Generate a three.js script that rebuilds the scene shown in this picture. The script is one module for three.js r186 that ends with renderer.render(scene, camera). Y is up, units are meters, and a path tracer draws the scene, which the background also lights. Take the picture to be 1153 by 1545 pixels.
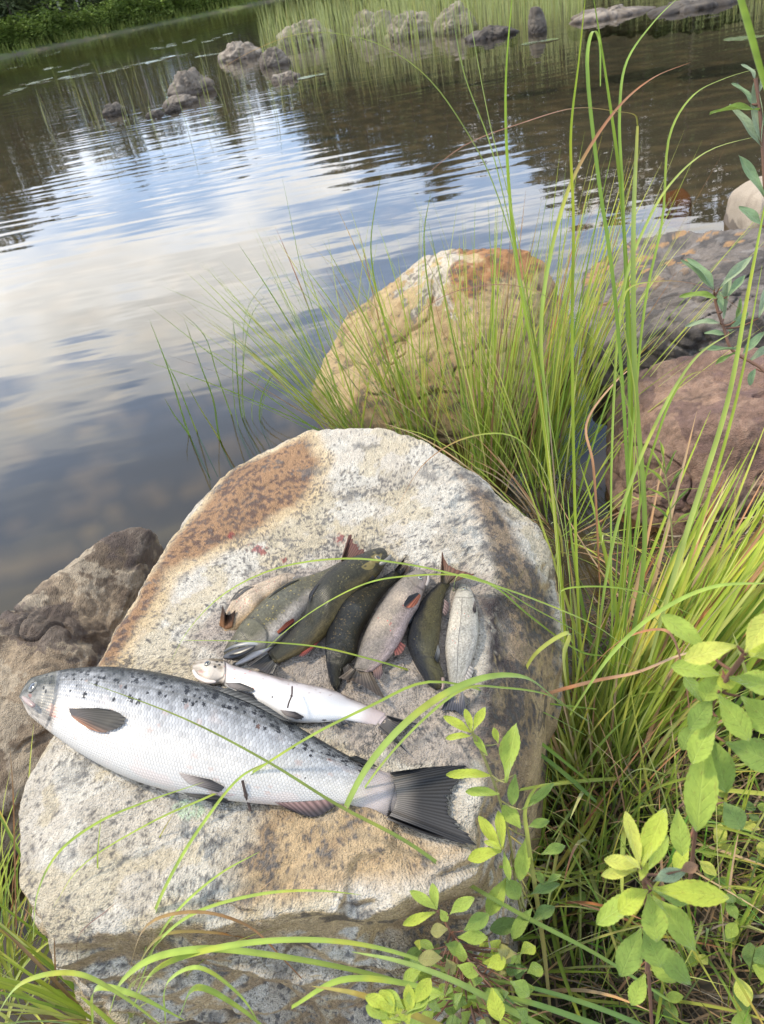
import * as THREE from 'three';
import { ConvexHull } from 'three/addons/math/ConvexHull.js';
import { MeshBVH } from 'three-mesh-bvh';
import { mergeGeometries } from 'three/addons/utils/BufferGeometryUtils.js';

// ---------------------------------------------------------------- camera, sky, sun, exposure
const PW = 1153, PH = 1545, FOV = 68, PITCH = 35.5, ROLL = 11, EYE = 1.25;
const rad = THREE.MathUtils.degToRad, V3 = THREE.Vector3;
const scene = new THREE.Scene();
const camera = new THREE.PerspectiveCamera(FOV, PW / PH, 0.05, 900);
camera.position.set(0, EYE, 0);
camera.rotation.order = 'YXZ';
camera.rotation.set(-rad(PITCH), 0, -rad(ROLL));
camera.updateMatrixWorld(true);
camera.focus = 1.15; camera.userData.fStop = 13;
const renderer = new THREE.WebGLRenderer();
renderer.toneMapping = THREE.LinearToneMapping;
renderer.toneMappingExposure = 1.12;
renderer.shadowMap.enabled = true;

const SUN = new V3(-0.72, 1.12, -0.3).normalize();
const sun = new THREE.DirectionalLight(new THREE.Color(1, 0.89, 0.7), 3.3);
sun.position.copy(SUN).multiplyScalar(30); sun.castShadow = true; sun.shadow.radius = 14;
Object.assign(sun.shadow.camera, { left: -4, right: 4, top: 4, bottom: -4, near: 1, far: 80 });
sun.name = 'sun'; scene.add(sun);

// ---------------------------------------------------------------- numbers
function rng(seed) { let s = seed | 0; return () => { s = (s + 0x6d2b79f5) | 0; let t = Math.imul(s ^ (s >>> 15), 1 | s); t = (t + Math.imul(t ^ (t >>> 7), 61 | t)) ^ t; return ((t ^ (t >>> 14)) >>> 0) / 4294967296; }; }
const clamp = (x, a = 0, b = 1) => x < a ? a : x > b ? b : x, lerp = (a, b, t) => a + (b - a) * t;
const sst = (a, b, x) => { const t = clamp((x - a) / (b - a)); return t * t * (3 - 2 * t); };
const mixc = (a, b, t) => [a[0] + (b[0] - a[0]) * t, a[1] + (b[1] - a[1]) * t, a[2] + (b[2] - a[2]) * t];
const PERM = new Uint8Array(512); { const r = rng(77), p = [...Array(256).keys()]; for (let i = 255; i > 0; i--) { const j = Math.floor(r() * (i + 1)); [p[i], p[j]] = [p[j], p[i]]; } for (let i = 0; i < 512; i++) PERM[i] = p[i & 255]; }
const gr = (h, x, y, z) => { h &= 15; const u = h < 8 ? x : y, v = h < 4 ? y : (h === 12 || h === 14) ? x : z; return ((h & 1) ? -u : u) + ((h & 2) ? -v : v); };
function noise(x, y, z, per = 256) {          // Perlin noise, repeating every per in x and y
  let X = Math.floor(x), Y = Math.floor(y), Z = Math.floor(z); x -= X; y -= Y; z -= Z;
  const u = x * x * x * (x * (x * 6 - 15) + 10), v = y * y * y * (y * (y * 6 - 15) + 10), w = z * z * z * (z * (z * 6 - 15) + 10);
  const X1 = (((X + 1) % per) + per) % per & 255, Y1 = (((Y + 1) % per) + per) % per & 255; X = ((X % per) + per) % per & 255; Y = ((Y % per) + per) % per & 255; Z &= 255; const Z1 = (Z + 1) & 255;
  const A = PERM[X], B = PERM[X1], AA = PERM[A + Y], AB = PERM[A + Y1], BA = PERM[B + Y], BB = PERM[B + Y1];
  const l = (a, b, t) => a + t * (b - a);
  return l(l(l(gr(PERM[AA + Z], x, y, z), gr(PERM[BA + Z], x - 1, y, z), u), l(gr(PERM[AB + Z], x, y - 1, z), gr(PERM[BB + Z], x - 1, y - 1, z), u), v),
    l(l(gr(PERM[AA + Z1], x, y, z - 1), gr(PERM[BA + Z1], x - 1, y, z - 1), u), l(gr(PERM[AB + Z1], x, y - 1, z - 1), gr(PERM[BB + Z1], x - 1, y - 1, z - 1), u), v), w);
}
const fbm = (x, y, z, o) => { let s = 0, a = 0.5, t = 0; for (let i = 0; i < o; i++) { s += a * noise(x, y, z); t += a; x = x * 2.03 + 11.3; y = y * 2.03 + 5.7; z = z * 2.03 + 3.1; a *= 0.5; } return s / t * 1.6; };

// a pixel of the photograph as a ray from where it was taken, used to measure where things stand
const F = PH / 2 / Math.tan(rad(FOV / 2)), EYEP = camera.position.clone();
const ray = (x, y) => new V3(x - PW / 2, PH / 2 - y, -F).applyQuaternion(camera.quaternion).normalize();
const P = (x, y, h) => { const d = ray(x, y); return EYEP.clone().addScaledVector(d, (h - EYE) / d.y); };      // on the level h
const Q = (x, y, D) => { const d = ray(x, y); return EYEP.clone().addScaledVector(d, -D / d.z); };           // at z = -D
const topY = (z) => 0.374 - 0.0867 * z;
const onTop = (x, y, lift = 0) => { const d = ray(x, y); return EYEP.clone().addScaledVector(d, (0.374 + lift - EYE) / (d.y + 0.0867 * d.z)); };

// ---------------------------------------------------------------- sky: broken cloud with a hidden sun
{
  const w = 1024, h = 512, d = new Float32Array(w * h * 4);
  for (let j = 0; j < h; j++) {
    const el = ((j + 0.5) / h - 0.5) * Math.PI, y = Math.sin(el), c = Math.cos(el);
    for (let i = 0; i < w; i++) {
      const a = ((i + 0.5) / w - 0.5) * 2 * Math.PI, x = c * Math.cos(a), z = c * Math.sin(a), yy = Math.max(y, 0);
      const k = 1 / (yy + 0.16), qx = x * k, qz = z * k;
      const n = fbm(qx * 1.5 + 3.2, qz * 2.1 + 1.4, 0.3, 6), m = fbm(qx * 4.6 + 8, qz * 6.2, 4.2, 5);
      const el_ = el / Math.PI * 180, az_ = Math.atan2(x, -z) / Math.PI * 180, blob = (a0, e0, ra, re) => Math.exp(-Math.pow((az_ - a0) / ra, 2) - Math.pow((el_ - e0) / re, 2));
      const place = 0.7 * blob(-8, 18, 9, 4) + 0.5 * blob(-26, 17, 9, 5) + 0.45 * blob(8, 16.5, 5, 2) - 0.15 * blob(-20, 29, 13, 4) - 0.5 * blob(2, 20, 5, 4) - 0.4 * blob(-15, 11.5, 5, 2.5) - 0.4 * blob(-2, 12, 3, 3) + 0.3 * blob(-4, 26, 8, 4);
      const cov = sst(-0.30, 0.58, 0.95 * n + 0.6 * m + 0.55 * place), thick = sst(0.0, 0.75, n + 0.5 * m + 0.05);
      const s = clamp(x * SUN.x + y * SUN.y + z * SUN.z, 0, 1), glow = Math.pow(s, 4), g2 = Math.pow(s, 30);
      const horizon = Math.pow(1 - yy, 4), bank = Math.exp(-Math.pow((el_ - 17) / 13, 2));
      const blue = mixc([0.42, 0.64, 1.08], [0.74, 0.98, 1.28], horizon).map((v) => v * (1 + 0.9 * bank));
      const lit = 1.6 + 2.3 * bank + 0.7 * glow + 0.8 * g2, cl = mixc([lit, lit * 0.975, lit * 0.93], [lit * 0.67, lit * 0.66, lit * 0.645], thick);
      const o = mixc(blue.map((v) => v * (1 + 0.5 * glow)), cl, cov), q = (j * w + i) * 4;
      d[q] = o[0]; d[q + 1] = o[1]; d[q + 2] = o[2]; d[q + 3] = 1;
    }
  }
  const t = new THREE.DataTexture(d, w, h, THREE.RGBAFormat, THREE.FloatType);
  t.mapping = THREE.EquirectangularReflectionMapping; t.magFilter = THREE.LinearFilter; t.needsUpdate = true;
  scene.background = t; scene.environment = t;
}

// ---------------------------------------------------------------- builders
const taken = {};
const numbered = (n) => { taken[n] = (taken[n] ?? -1) + 1; return taken[n] ? n + '_' + String(taken[n]).padStart(3, '0') : n; };
function tag(o, label, category, group, kind) { if (label) o.userData.label = label; if (category) o.userData.category = category; if (group) o.userData.group = group; if (kind) o.userData.kind = kind; return o; }
function thing(name, label, category, at, group) { const o = new THREE.Group(); o.name = numbered(name); if (at) o.position.copy(at); scene.add(o); return tag(o, label, category, group); }
function mesh(name, geo, mat, parent = scene, at) {
  const o = new THREE.Mesh(geo, mat); o.castShadow = o.receiveShadow = true; o.name = parent === scene ? numbered(name) : name;
  if (at) o.position.copy(at);
  parent.add(o); return o;
}
// geometry arrays in world metres, put into a parent that stands at its base
function build(pos, idx, col, uv, origin) {
  const g = new THREE.BufferGeometry(), p = new Float32Array(pos);
  if (origin) for (let i = 0; i < p.length; i += 3) { p[i] -= origin.x; p[i + 1] -= origin.y; p[i + 2] -= origin.z; }
  g.setAttribute('position', new THREE.BufferAttribute(p, 3)); g.setIndex(idx);
  if (col) g.setAttribute('color', new THREE.BufferAttribute(new Float32Array(col), 3));
  if (uv) g.setAttribute('uv', new THREE.BufferAttribute(new Float32Array(uv), 2));
  g.computeVertexNormals(); return g;
}
function tex(w, h, fn, { srgb = false, float = false, rx = 1, ry = 1, wrap = THREE.RepeatWrapping } = {}) {
  const d = float ? new Float32Array(w * h * 4) : new Uint8Array(w * h * 4), k = float ? 1 : 255;
  for (let j = 0; j < h; j++) for (let i = 0; i < w; i++) { const c = fn((i + 0.5) / w, (j + 0.5) / h, i, j), q = (j * w + i) * 4; for (let n = 0; n < 3; n++) { let v = typeof c === 'number' ? c : c[n]; if (srgb) v = v <= 0.0031308 ? v * 12.92 : 1.055 * Math.pow(v, 1 / 2.4) - 0.055; d[q + n] = float ? v : clamp(v) * 255 + 0.5; } d[q + 3] = k; }
  const t = new THREE.DataTexture(d, w, h, THREE.RGBAFormat, float ? THREE.FloatType : THREE.UnsignedByteType);
  t.wrapS = t.wrapT = wrap; t.magFilter = THREE.LinearFilter; t.repeat.set(rx, ry); if (srgb) t.colorSpace = THREE.SRGBColorSpace; t.needsUpdate = true; return t;
}

// ---------------------------------------------------------------- terrain and water
const SHORE = [[-40, 1], [-3, -0.1], [-1.1, -0.3], [-0.62, -0.45], [0.0, -0.5], [0.22, -0.85], [0.42, -1.2], [0.75, -1.5], [1.35, -2.3], [2.2, -3.3], [4, -4.6], [8, -6], [60, -9]];
function shoreD(x, z) {               // above 0 on land
  let best = 1e9, side = 1;
  for (let i = 0; i + 1 < SHORE.length; i++) {
    const [ax, az] = SHORE[i], [bx, bz] = SHORE[i + 1], dx = bx - ax, dz = bz - az, t = clamp(((x - ax) * dx + (z - az) * dz) / (dx * dx + dz * dz)), ex = x - ax - dx * t, ez = z - az - dz * t, d = ex * ex + ez * ez;
    if (d < best) { best = d; side = dx * (z - az) - dz * (x - ax) > 0 ? 1 : -1; }
  }
  return Math.sqrt(best) * side;
}
const ground = (x, z) => { const d = shoreD(x, z) + 0.05 * noise(x * 3, z * 3, 1); return (d > 0 ? 0.26 * (1 - Math.exp(-d * 2.2)) + 0.02 * noise(x * 6, z * 6, 5) * clamp(d * 5) : -0.9 * (1 - Math.exp(d * 0.42))) - 0.015; };
function sheet(x0, x1, z0, z1, nx, nz, fy, fc, warp) {
  const pos = [], idx = [], col = [], uv = [];
  for (let j = 0; j <= nz; j++) for (let i = 0; i <= nx; i++) {
    const u = i / nx, v = j / nz, x = warp ? warp(lerp(-1, 1, u)) * (x1 - x0) / 2 + (x0 + x1) / 2 : lerp(x0, x1, u), z = warp ? lerp(z1, z0, Math.pow(v, 2.6)) : lerp(z1, z0, v), y = fy(x, z);
    pos.push(x, y, z); uv.push(x, z); if (fc) col.push(...fc(x, y, z));
    if (i < nx && j < nz) { const a = j * (nx + 1) + i; idx.push(a, a + 1, a + nx + 1, a + 1, a + nx + 2, a + nx + 1); }
  }
  return build(pos, idx, fc && col, uv);
}
{
  const warp = (t) => Math.sign(t) * Math.pow(Math.abs(t), 2.6);
  const soil = (x, y, z) => {
    const n = fbm(x * 9, z * 9, 2, 4), m = fbm(x * 2.5, z * 2.5, 9, 3);
    if (y > 0.0) return mixc(mixc([0.045, 0.034, 0.024], [0.11, 0.085, 0.055], sst(-0.4, 0.5, n)), [0.035, 0.05, 0.012], sst(0.15, 0.5, m) * 0.7);
    return mixc([0.052, 0.05, 0.047], [0.115, 0.097, 0.076], sst(0.05, 0.4, m + 0.7 * n));
  };
  const g = mesh('ground', sheet(-90, 90, -45, 10, 420, 420, ground, soil, warp), new THREE.MeshStandardMaterial({ vertexColors: true, roughness: 0.95 })); tag(g, 0, 0, 0, 'structure');
  // water: gentle parallel ripples and a finer wind chop, as relief
  const N = 1536, S = 16;
  const wave = tex(N, N, (u, v) => {
    const x = (u - 0.5) * S, z = -v * S;
    const far = sst(-3.6, -6.5, z + 0.3 * x + noise(x * 0.4, z * 0.4, 2)), wob = noise(x * 0.3, z * 0.4, 3) * 1.5, patch = 0.25 + 0.75 * sst(-0.25, 0.3, noise(x * 0.3 + 4, z * 0.4, 8));
    let y = 0.00042 * patch * Math.sin((z * 0.99 + x * 0.05 + 0.012 * x * x) * 27 + wob * 2.6) * far + 0.00016 * Math.sin((z - x * 0.12) * 43 + noise(x * 0.8, z, 6) * 3) * far * patch;
    y += 0.0020 * noise(x * 0.9, z * 2.6, 12) + 0.0008 * noise(x * 2.4, z * 6.5, 15) * (0.25 + patch) + 0.00018 * noise(x * 8, z * 20, 17) * patch;
    return 0.5 + y * 40;
  }, { float: true, rx: 1 / S, ry: 1 / S, wrap: THREE.MirroredRepeatWrapping });
  wave.offset.set(0.5, 0);
  const wm = new THREE.MeshPhysicalMaterial({ color: new THREE.Color(0.72, 0.66, 0.52), transmission: 1, thickness: 0, ior: 1.33, roughness: 0.02, bumpMap: wave, bumpScale: 1 / 40 });
  const wg = new THREE.PlaneGeometry(240, 130, 60, 40); wg.rotateX(-Math.PI / 2); wg.translate(0, 0, -61);
  const wp = wg.attributes.position, wu = wg.attributes.uv; for (let i = 0; i < wp.count; i++) wu.setXY(i, wp.getX(i), -wp.getZ(i));
  tag(mesh('water', wg, wm), 0, 0, 0, 'structure');
  const deep = mesh('lake_bed', sheet(-130, 130, -130, -44, 8, 8, () => -0.95), new THREE.MeshStandardMaterial({ color: new THREE.Color(0.052, 0.05, 0.047), roughness: 1 })); tag(deep, 0, 0, 0, 'structure');
}

// ---------------------------------------------------------------- rocks
const pepper = tex(1024, 1024, (u, v) => {
  const a = noise(u * 120, v * 120, 2, 120), b = noise(u * 240, v * 240, 5, 240), c = noise(u * 40, v * 40, 8, 40), r = Math.abs(noise(u * 60 + 0.6 * a, v * 60, 3, 60));
  const k = 1 - 0.45 * Math.max(sst(0.3, 0.6, a + 0.6 * b + 0.2 * c), sst(0.05, 0.0, r) * sst(-0.1, 0.3, c) * 0.8), f = 0.88 + 0.22 * b + 0.16 * c;
  return [clamp(k * f), clamp(k * f * 0.995), clamp(k * f * 0.98)];
}, { rx: 3, ry: 3 });
const pits = tex(1024, 1024, (u, v) => 0.5 + 0.25 * noise(u * 110, v * 110, 2, 110) + 0.2 * noise(u * 45, v * 45, 7, 45) + 0.12 * noise(u * 230, v * 230, 3, 230) - 0.08 * sst(0.06, 0, Math.abs(noise(u * 40, v * 40, 3, 40))), { rx: 3, ry: 3 });
const rockMat = new THREE.MeshStandardMaterial({ vertexColors: true, roughness: 0.9, map: pepper, bumpMap: pits, bumpScale: 0.0058 });
const plainMat = new THREE.MeshStandardMaterial({ vertexColors: true, roughness: 0.85, bumpMap: pits, bumpScale: 0.002 });

function rockShape({ pts, center, base = -0.25, spread = 1.12, k = 26, axes, lump = [[3, 0.012], [9, 0.005], [28, 0.0022]], ridge = [], crack = 0, extra }) {
  const hullPts = pts.map((p) => p.clone()), spr = typeof spread === 'function' ? spread : () => spread;
  const c = center ? center.clone() : new V3(); if (!center) { for (const p of pts) c.add(p); c.multiplyScalar(1 / pts.length); c.y = c.y > 0 ? c.y * 0.45 : c.y - 0.12; }
  for (const p of pts) hullPts.push(new V3(c.x + (p.x - c.x) * spr(p), base, c.z + (p.z - c.z) * spr(p)));
  const planes = [];
  for (const f of new ConvexHull().setFromPoints(hullPts).faces) {
    const n = f.normal.clone(), d = n.dot(f.midpoint) - n.dot(c); if (d < 0.001) continue;
    if (f.area < 1e-7 || planes.some((p) => p.n.dot(n) > 0.995 && Math.abs(p.d - d) < 0.02)) continue;
    planes.push({ n, d, x: n.x / d, y: n.y / d, z: n.z / d });
  }
  const R = (x, y, z) => {                       // distance from the centre to the surface
    let s = 0; for (const p of planes) { const q = p.x * x + p.y * y + p.z * z; if (q > 0.05) s += Math.pow(q, k); }
    let r = Math.pow(s, -1 / k) * 1.012; const px = c.x + x * r, py = c.y + y * r, pz = c.z + z * r;
    for (const [f, a] of lump) r += a * noise(px * f, py * f, pz * f + f);
    for (const [f, a] of ridge) r += a * (Math.min(0.3, Math.abs(noise(px * f + 3.3, py * f * 1.3, pz * f - f))) * 4 - 0.7);
    if (crack) r -= crack * sst(0.05, 0.0, Math.abs(noise(px * 4.3 + 0.4 * noise(px * 14, py * 14, pz * 14), py * 7 + 2, pz * 4.3)));
    return extra ? extra(r, px, py, pz) : r;
  };
  const hit = (px, py) => { const d = ray(px, py); let t0 = null; for (let t = 0.3; t < 8; t += 0.01) { const q = EYEP.clone().addScaledVector(d, t).sub(c), l = q.length(); if (l < R(q.x / l, q.y / l, q.z / l)) { t0 = t; break; } } if (t0 === null) return null; return EYEP.clone().addScaledVector(d, t0); };
  return { c, R, hit, axes: axes || [1, 1, 1] };
}
function rockGeo(S, N, color, thMax = 2.15, warp = 1.0) {
  const { c, R, axes } = S, pos = new Float32Array((N + 1) * (N + 1) * 3), idx = [], uv = [];
  let top = -9;
  const d = new V3();
  for (let j = 0; j <= N; j++) for (let i = 0; i <= N; i++) {
    const a = 2 * i / N - 1, b = 2 * j / N - 1; let r, t;
    if (a === 0 && b === 0) { r = 0; t = 0; } else if (Math.abs(a) > Math.abs(b)) { r = a; t = Math.PI / 4 * b / a; } else { r = b; t = Math.PI / 2 - Math.PI / 4 * a / b; }
    let ro = Math.abs(r); if (r < 0) t += Math.PI;
    const th = thMax * Math.pow(ro, warp);
    d.set(Math.sin(th) * Math.cos(t) * axes[0], Math.cos(th) * axes[1], Math.sin(th) * Math.sin(t) * axes[2]).normalize();
    const q = R(d.x, d.y, d.z), o = (j * (N + 1) + i) * 3;
    pos[o] = d.x * q; pos[o + 1] = d.y * q; pos[o + 2] = d.z * q; top = Math.max(top, pos[o + 1]);
    if (i < N && j < N) { const e = j * (N + 1) + i; if ((i < N / 2) === (j < N / 2)) idx.push(e, e + N + 2, e + 1, e, e + N + 1, e + N + 2); else idx.push(e, e + N + 1, e + 1, e + 1, e + N + 1, e + N + 2); }
  }
  for (let o = 0; o < pos.length; o += 3) { const h = Math.hypot(pos[o], pos[o + 2]) || 1e-6, s = (h + Math.max(0, top - pos[o + 1])) / h; uv.push(pos[o] * s, pos[o + 2] * s); }
  const g = new THREE.BufferGeometry(); g.setAttribute('position', new THREE.BufferAttribute(pos, 3)); g.setIndex(idx); g.setAttribute('uv', new THREE.BufferAttribute(new Float32Array(uv), 2));
  g.computeVertexNormals();
  const n = g.attributes.normal, col = new Float32Array(pos.length); let up = 0; for (let o = 0; o < n.count; o += 97) up += n.getY(o);
  if (up < 0) { for (let i = 0; i < idx.length; i += 3) { const t = idx[i]; idx[i] = idx[i + 1]; idx[i + 1] = t; } g.setIndex(idx); g.computeVertexNormals(); }
  for (let o = 0; o < pos.length; o += 3) { const q = color(pos[o] + c.x, pos[o + 1] + c.y, pos[o + 2] + c.z, n.array[o], n.array[o + 1], n.array[o + 2]); col[o] = q[0]; col[o + 1] = q[1]; col[o + 2] = q[2]; }
  g.setAttribute('color', new THREE.BufferAttribute(col, 3)); return g;
}
const px = (list) => list.map(([x, y, h]) => P(x, y, h));
// a patch of colour on the ground plan: signed distance to a polygon, inside above 0
function zone(poly) { return (x, z) => { let d = 1e9, ins = false; for (let i = 0, j = poly.length - 1; i < poly.length; j = i++) { const [ax, az] = poly[j], [bx, bz] = poly[i], dx = bx - ax, dz = bz - az, t = clamp(((x - ax) * dx + (z - az) * dz) / (dx * dx + dz * dz + 1e-9)), ex = x - ax - dx * t, ez = z - az - dz * t; d = Math.min(d, ex * ex + ez * ez); if ((az > z) !== (bz > z) && x < dx * (z - az) / (bz - az) + ax) ins = !ins; } return Math.sqrt(d) * (ins ? 1 : -1); }; }

const mainRock = rockShape({
  pts: [...[[472, 650], [580, 650], [640, 668], [700, 712], [745, 862], [738, 1000], [722, 1150], [714, 1292], [560, 1362], [330, 1376], [490, 688], [330, 800], [240, 856], [155, 1003], [92, 1116]].map(([x, y]) => onTop(x, y)),
    ...px([[200, 1405, 0.40], [108, 1425, 0.37], [45, 1340, 0.385], [37, 1192, 0.41], [350, 712, 0.455], [282, 788, 0.42], [205, 915, 0.415], [760, 748, 0.44], [803, 795, 0.40], [836, 850, 0.36], [845, 980, 0.31], [822, 1100, 0.31], [690, 1385, 0.26], [560, 1500, 0.2], [330, 1520, 0.2]])],
  base: -0.2, spread: (p) => p.x > 0.0 ? (p.z > -0.95 ? 0.5 : 0.75) : p.z > -0.55 ? 1.12 : 1.0, k: 200, axes: [0.42, 0.3, 0.6], center: new V3(-0.13, 0.16, -0.86),
  lump: [[2.6, 0.008], [7, 0.005], [19, 0.0034], [60, 0.0016], [130, 0.0009]], ridge: [[5, 0.003], [13, 0.0022], [34, 0.0012]],
  extra: (r, x, y, z) => {                       // broken ledges along the front edge
    const f = sst(-0.60, -0.50, z + 0.12 * noise(x * 4, y * 4, 2)) * sst(-0.36, -0.2, x);
    if (f > 0) { const s = (y + 0.30 * z + 0.22 * x) * 9 + 1.3 * noise(x * 4, y * 4, z * 4) + 0.35 * noise(x * 13, y * 13, z * 13), t = s - Math.floor(s); r += f * (0.016 * (sst(0, 0.8, t) * (1 - sst(0.9, 1, t)) - 0.6) + 0.012 * noise(x * 11, y * 16, z * 11) + 0.006 * noise(x * 27, y * 34, z * 27)); }
    const fr = sst(-0.62, -0.5, z) * sst(0.40, 0.34, y); if (fr > 0) r += fr * (0.022 * (0.5 - 2.2 * Math.abs(noise(x * 5 + 2, y * 9 + x * 2, z * 5))) + 0.011 * (0.5 - 2.2 * Math.abs(noise(x * 13, y * 24 + x * 5, z * 13))) + 0.005 * noise(x * 40, y * 50, z * 40));
    const side = sst(0.16, 0.24, x + 0.1 * noise(y * 5, z * 4, 3)); if (side > 0) r += side * 0.012 * (1 - 2 * Math.abs(noise(x * 6, y * 10, z * 5)) * 1.6);
    return r;
  },
});
{
  const zn = (l) => zone(l.map(([x, y]) => { const p = mainRock.hit(x, y) || onTop(x, y); return [p.x, p.z]; }));
  const brown = zn([[470, 655], [492, 700], [448, 765], [350, 815], [262, 868], [176, 1008], [120, 1015], [195, 900], [276, 788], [350, 713]]);
  const tan = zn([[340, 900], [520, 850], [640, 870], [745, 870], [735, 1100], [705, 1180], [560, 1130], [460, 1080], [300, 970]]);
  const stain = zn([[722, 905], [765, 900], [772, 1000], [745, 1075], [712, 1060], [728, 1000]]);
  const yellow = zn([[410, 1200], [600, 1235], [722, 1280], [716, 1345], [560, 1375], [370, 1365], [400, 1270]]);
  const grey = zn([[225, 1170], [400, 1195], [405, 1275], [350, 1370], [280, 1360], [255, 1280]]);
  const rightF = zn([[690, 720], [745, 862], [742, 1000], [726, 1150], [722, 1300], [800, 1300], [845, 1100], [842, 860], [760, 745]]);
  const patchR = zn([[640, 690], [720, 730], [770, 850], [700, 830], [660, 780]]);
  const lich = zn([[258, 1222], [280, 1206], [305, 1206], [320, 1224], [300, 1244], [268, 1242]]);
  const blood = [[388, 828, 0.008], [396, 836, 0.006], [515, 818, 0.006], [350, 812, 0.004], [430, 846, 0.004]].map(([x, y, r]) => { const p = mainRock.hit(x, y); return [p.x, p.z, r]; });
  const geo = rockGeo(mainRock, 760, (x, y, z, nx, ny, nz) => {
    const a = fbm(x * 7, y * 7, z * 7, 4), b = fbm(x * 26, y * 26, z * 26 + 7, 3), e = fbm(x * 75, y * 75, z * 75, 3), w = 0.035 * a + 0.014 * b;
    const top = sst(0.1, 0.5, ny);
    const p1 = noise(x * 150, y * 150, z * 150), p2 = noise(x * 290 + 3, y * 290, z * 290), p4 = noise(x * 420, y * 420, z * 420 + 2), p3 = Math.abs(noise(x * 60 + 0.5 * p1, y * 60, z * 60 + 9));
    let c = mixc([0.57, 0.505, 0.41], [0.47, 0.41, 0.32], sst(-0.15, 0.15, a + 0.5 * b + 0.3 * e)); c = mixc(c, [0.61, 0.56, 0.47], sst(-0.02, 0.06, fbm(x * 13 + 4, y * 13, z * 13, 4) + 0.2 * p1) * 0.8);
    c = mixc(c, [0.52, 0.42, 0.25], sst(0.12, 0.2, fbm(x * 9 + 9, y * 9, z * 9, 4) + 0.1 * p1) * 0.5);
    c = mixc(c, [0.36, 0.295, 0.245], sst(-0.01, 0.015, tan(x, z) + 1.4 * w) * 0.8);
    c = mixc(c, [0.19, 0.195, 0.19], sst(-0.01, 0.02, grey(x, z) + w) * sst(0.0, 0.2, b + 0.7 * e + 0.5 * p1) * 0.75);
    c = mixc(c, mixc([0.46, 0.31, 0.15], [0.30, 0.19, 0.09], sst(-0.1, 0.5, b + 0.5 * a)), sst(-0.02, 0.025, yellow(x, z) + w) * 0.85);
    c = mixc(c, [0.24, 0.245, 0.23], sst(0, 0.02, patchR(x, z) + w) * sst(0.0, 0.2, e + b * 0.6 + 0.5 * p1) * 0.8);
    const bz = brown(x, z) + 0.5 * w; c = mixc(c, [0.60, 0.44, 0.24], sst(-0.035, -0.005, bz) * 0.8); c = mixc(c, mixc([0.35, 0.20, 0.10], [0.13, 0.075, 0.05], sst(0.0, 0.25, e + 0.5 * p1 + 0.4 * a)), sst(-0.008, 0.02, bz));
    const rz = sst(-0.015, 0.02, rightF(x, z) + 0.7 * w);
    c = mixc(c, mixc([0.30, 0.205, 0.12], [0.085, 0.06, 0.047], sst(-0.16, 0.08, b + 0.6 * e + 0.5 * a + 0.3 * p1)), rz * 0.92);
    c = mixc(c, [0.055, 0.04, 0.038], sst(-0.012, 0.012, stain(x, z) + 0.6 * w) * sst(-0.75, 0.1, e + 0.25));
    // broken faces below the edges
    const low = 1 - sst(0.3, 0.66, ny + 0.1 * b);
    const face = mixc([0.52, 0.37, 0.19], [0.33, 0.225, 0.12], sst(-0.2, 0.4, a + 0.5 * b));
    const leftSide = sst(-0.25, -0.6, nx) * sst(-0.55, -0.7, z); for (let k = 0; k < 3; k++) face[k] = lerp(face[k], [0.27, 0.15, 0.08][k] * (1 + 0.5 * e + 0.4 * p1), leftSide);
    c = mixc(c, face, low * (1 - sst(0, 0.02, bz)) * 0.92);
    c = mixc(c, [0.10, 0.08, 0.065], sst(0.3, 0.42, fbm(x * 12, y * 30, z * 12 + 3, 4) + 0.15 * p1) * low * 0.8);
    c = mixc(c, [0.50, 0.60, 0.42], sst(-0.002, 0.003, lich(x, z) + 0.35 * w) * (p1 + 0.5 * p2 > -0.12 ? 0.95 : 0.25));
    for (const [qx, qz, r] of blood) { const d = Math.hypot(x - qx, z - qz) + 0.005 * b + 0.003 * e; if (d + 0.004 * p1 < r) c = mixc(c, [0.26, 0.02, 0.025], 0.75); else if (d < r * 2.6 && p1 + b > 0.25) c = mixc(c, [0.45, 0.16, 0.11], 0.35); }
    const dens = 0.45 * a + 0.5 * b + 0.1 * e;
    c = mixc(c, [0.085, 0.078, 0.074], Math.max(sst(0.40, 0.50, p1 + 0.6 * p2 + 0.3 * p4 + 0.8 * dens), sst(0.05, 0.02, p3 + 0.05 * p2) * sst(0.05, 0.2, dens + 0.3 * e)) * 0.8 * top * (1 - 0.5 * sst(0, 0.02, bz)));
    c = mixc(c, [0.12, 0.115, 0.11], sst(0.42, 0.5, fbm(x * 22, y * 22, z * 22 + 5, 4) + 0.4 * p1 + 0.2 * p2) * 0.6 * top);
    const g = 1 + 0.18 * e + 0.10 * b + 0.22 * p2 + 0.16 * p4; return [c[0] * g, c[1] * g, c[2] * g];
  }, 2.2, 1.0);
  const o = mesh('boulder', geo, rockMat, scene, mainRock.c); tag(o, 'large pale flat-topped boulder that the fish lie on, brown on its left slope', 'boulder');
}
function boulder(label, pts, color, opt = {}, name = 'boulder', group) {
  const S = rockShape({ pts, ...opt }), o = mesh(name, rockGeo(S, opt.N || 230, color), opt.mat || rockMat, scene, S.c); tag(o, label, opt.cat || 'boulder', group); return S;
}
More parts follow.
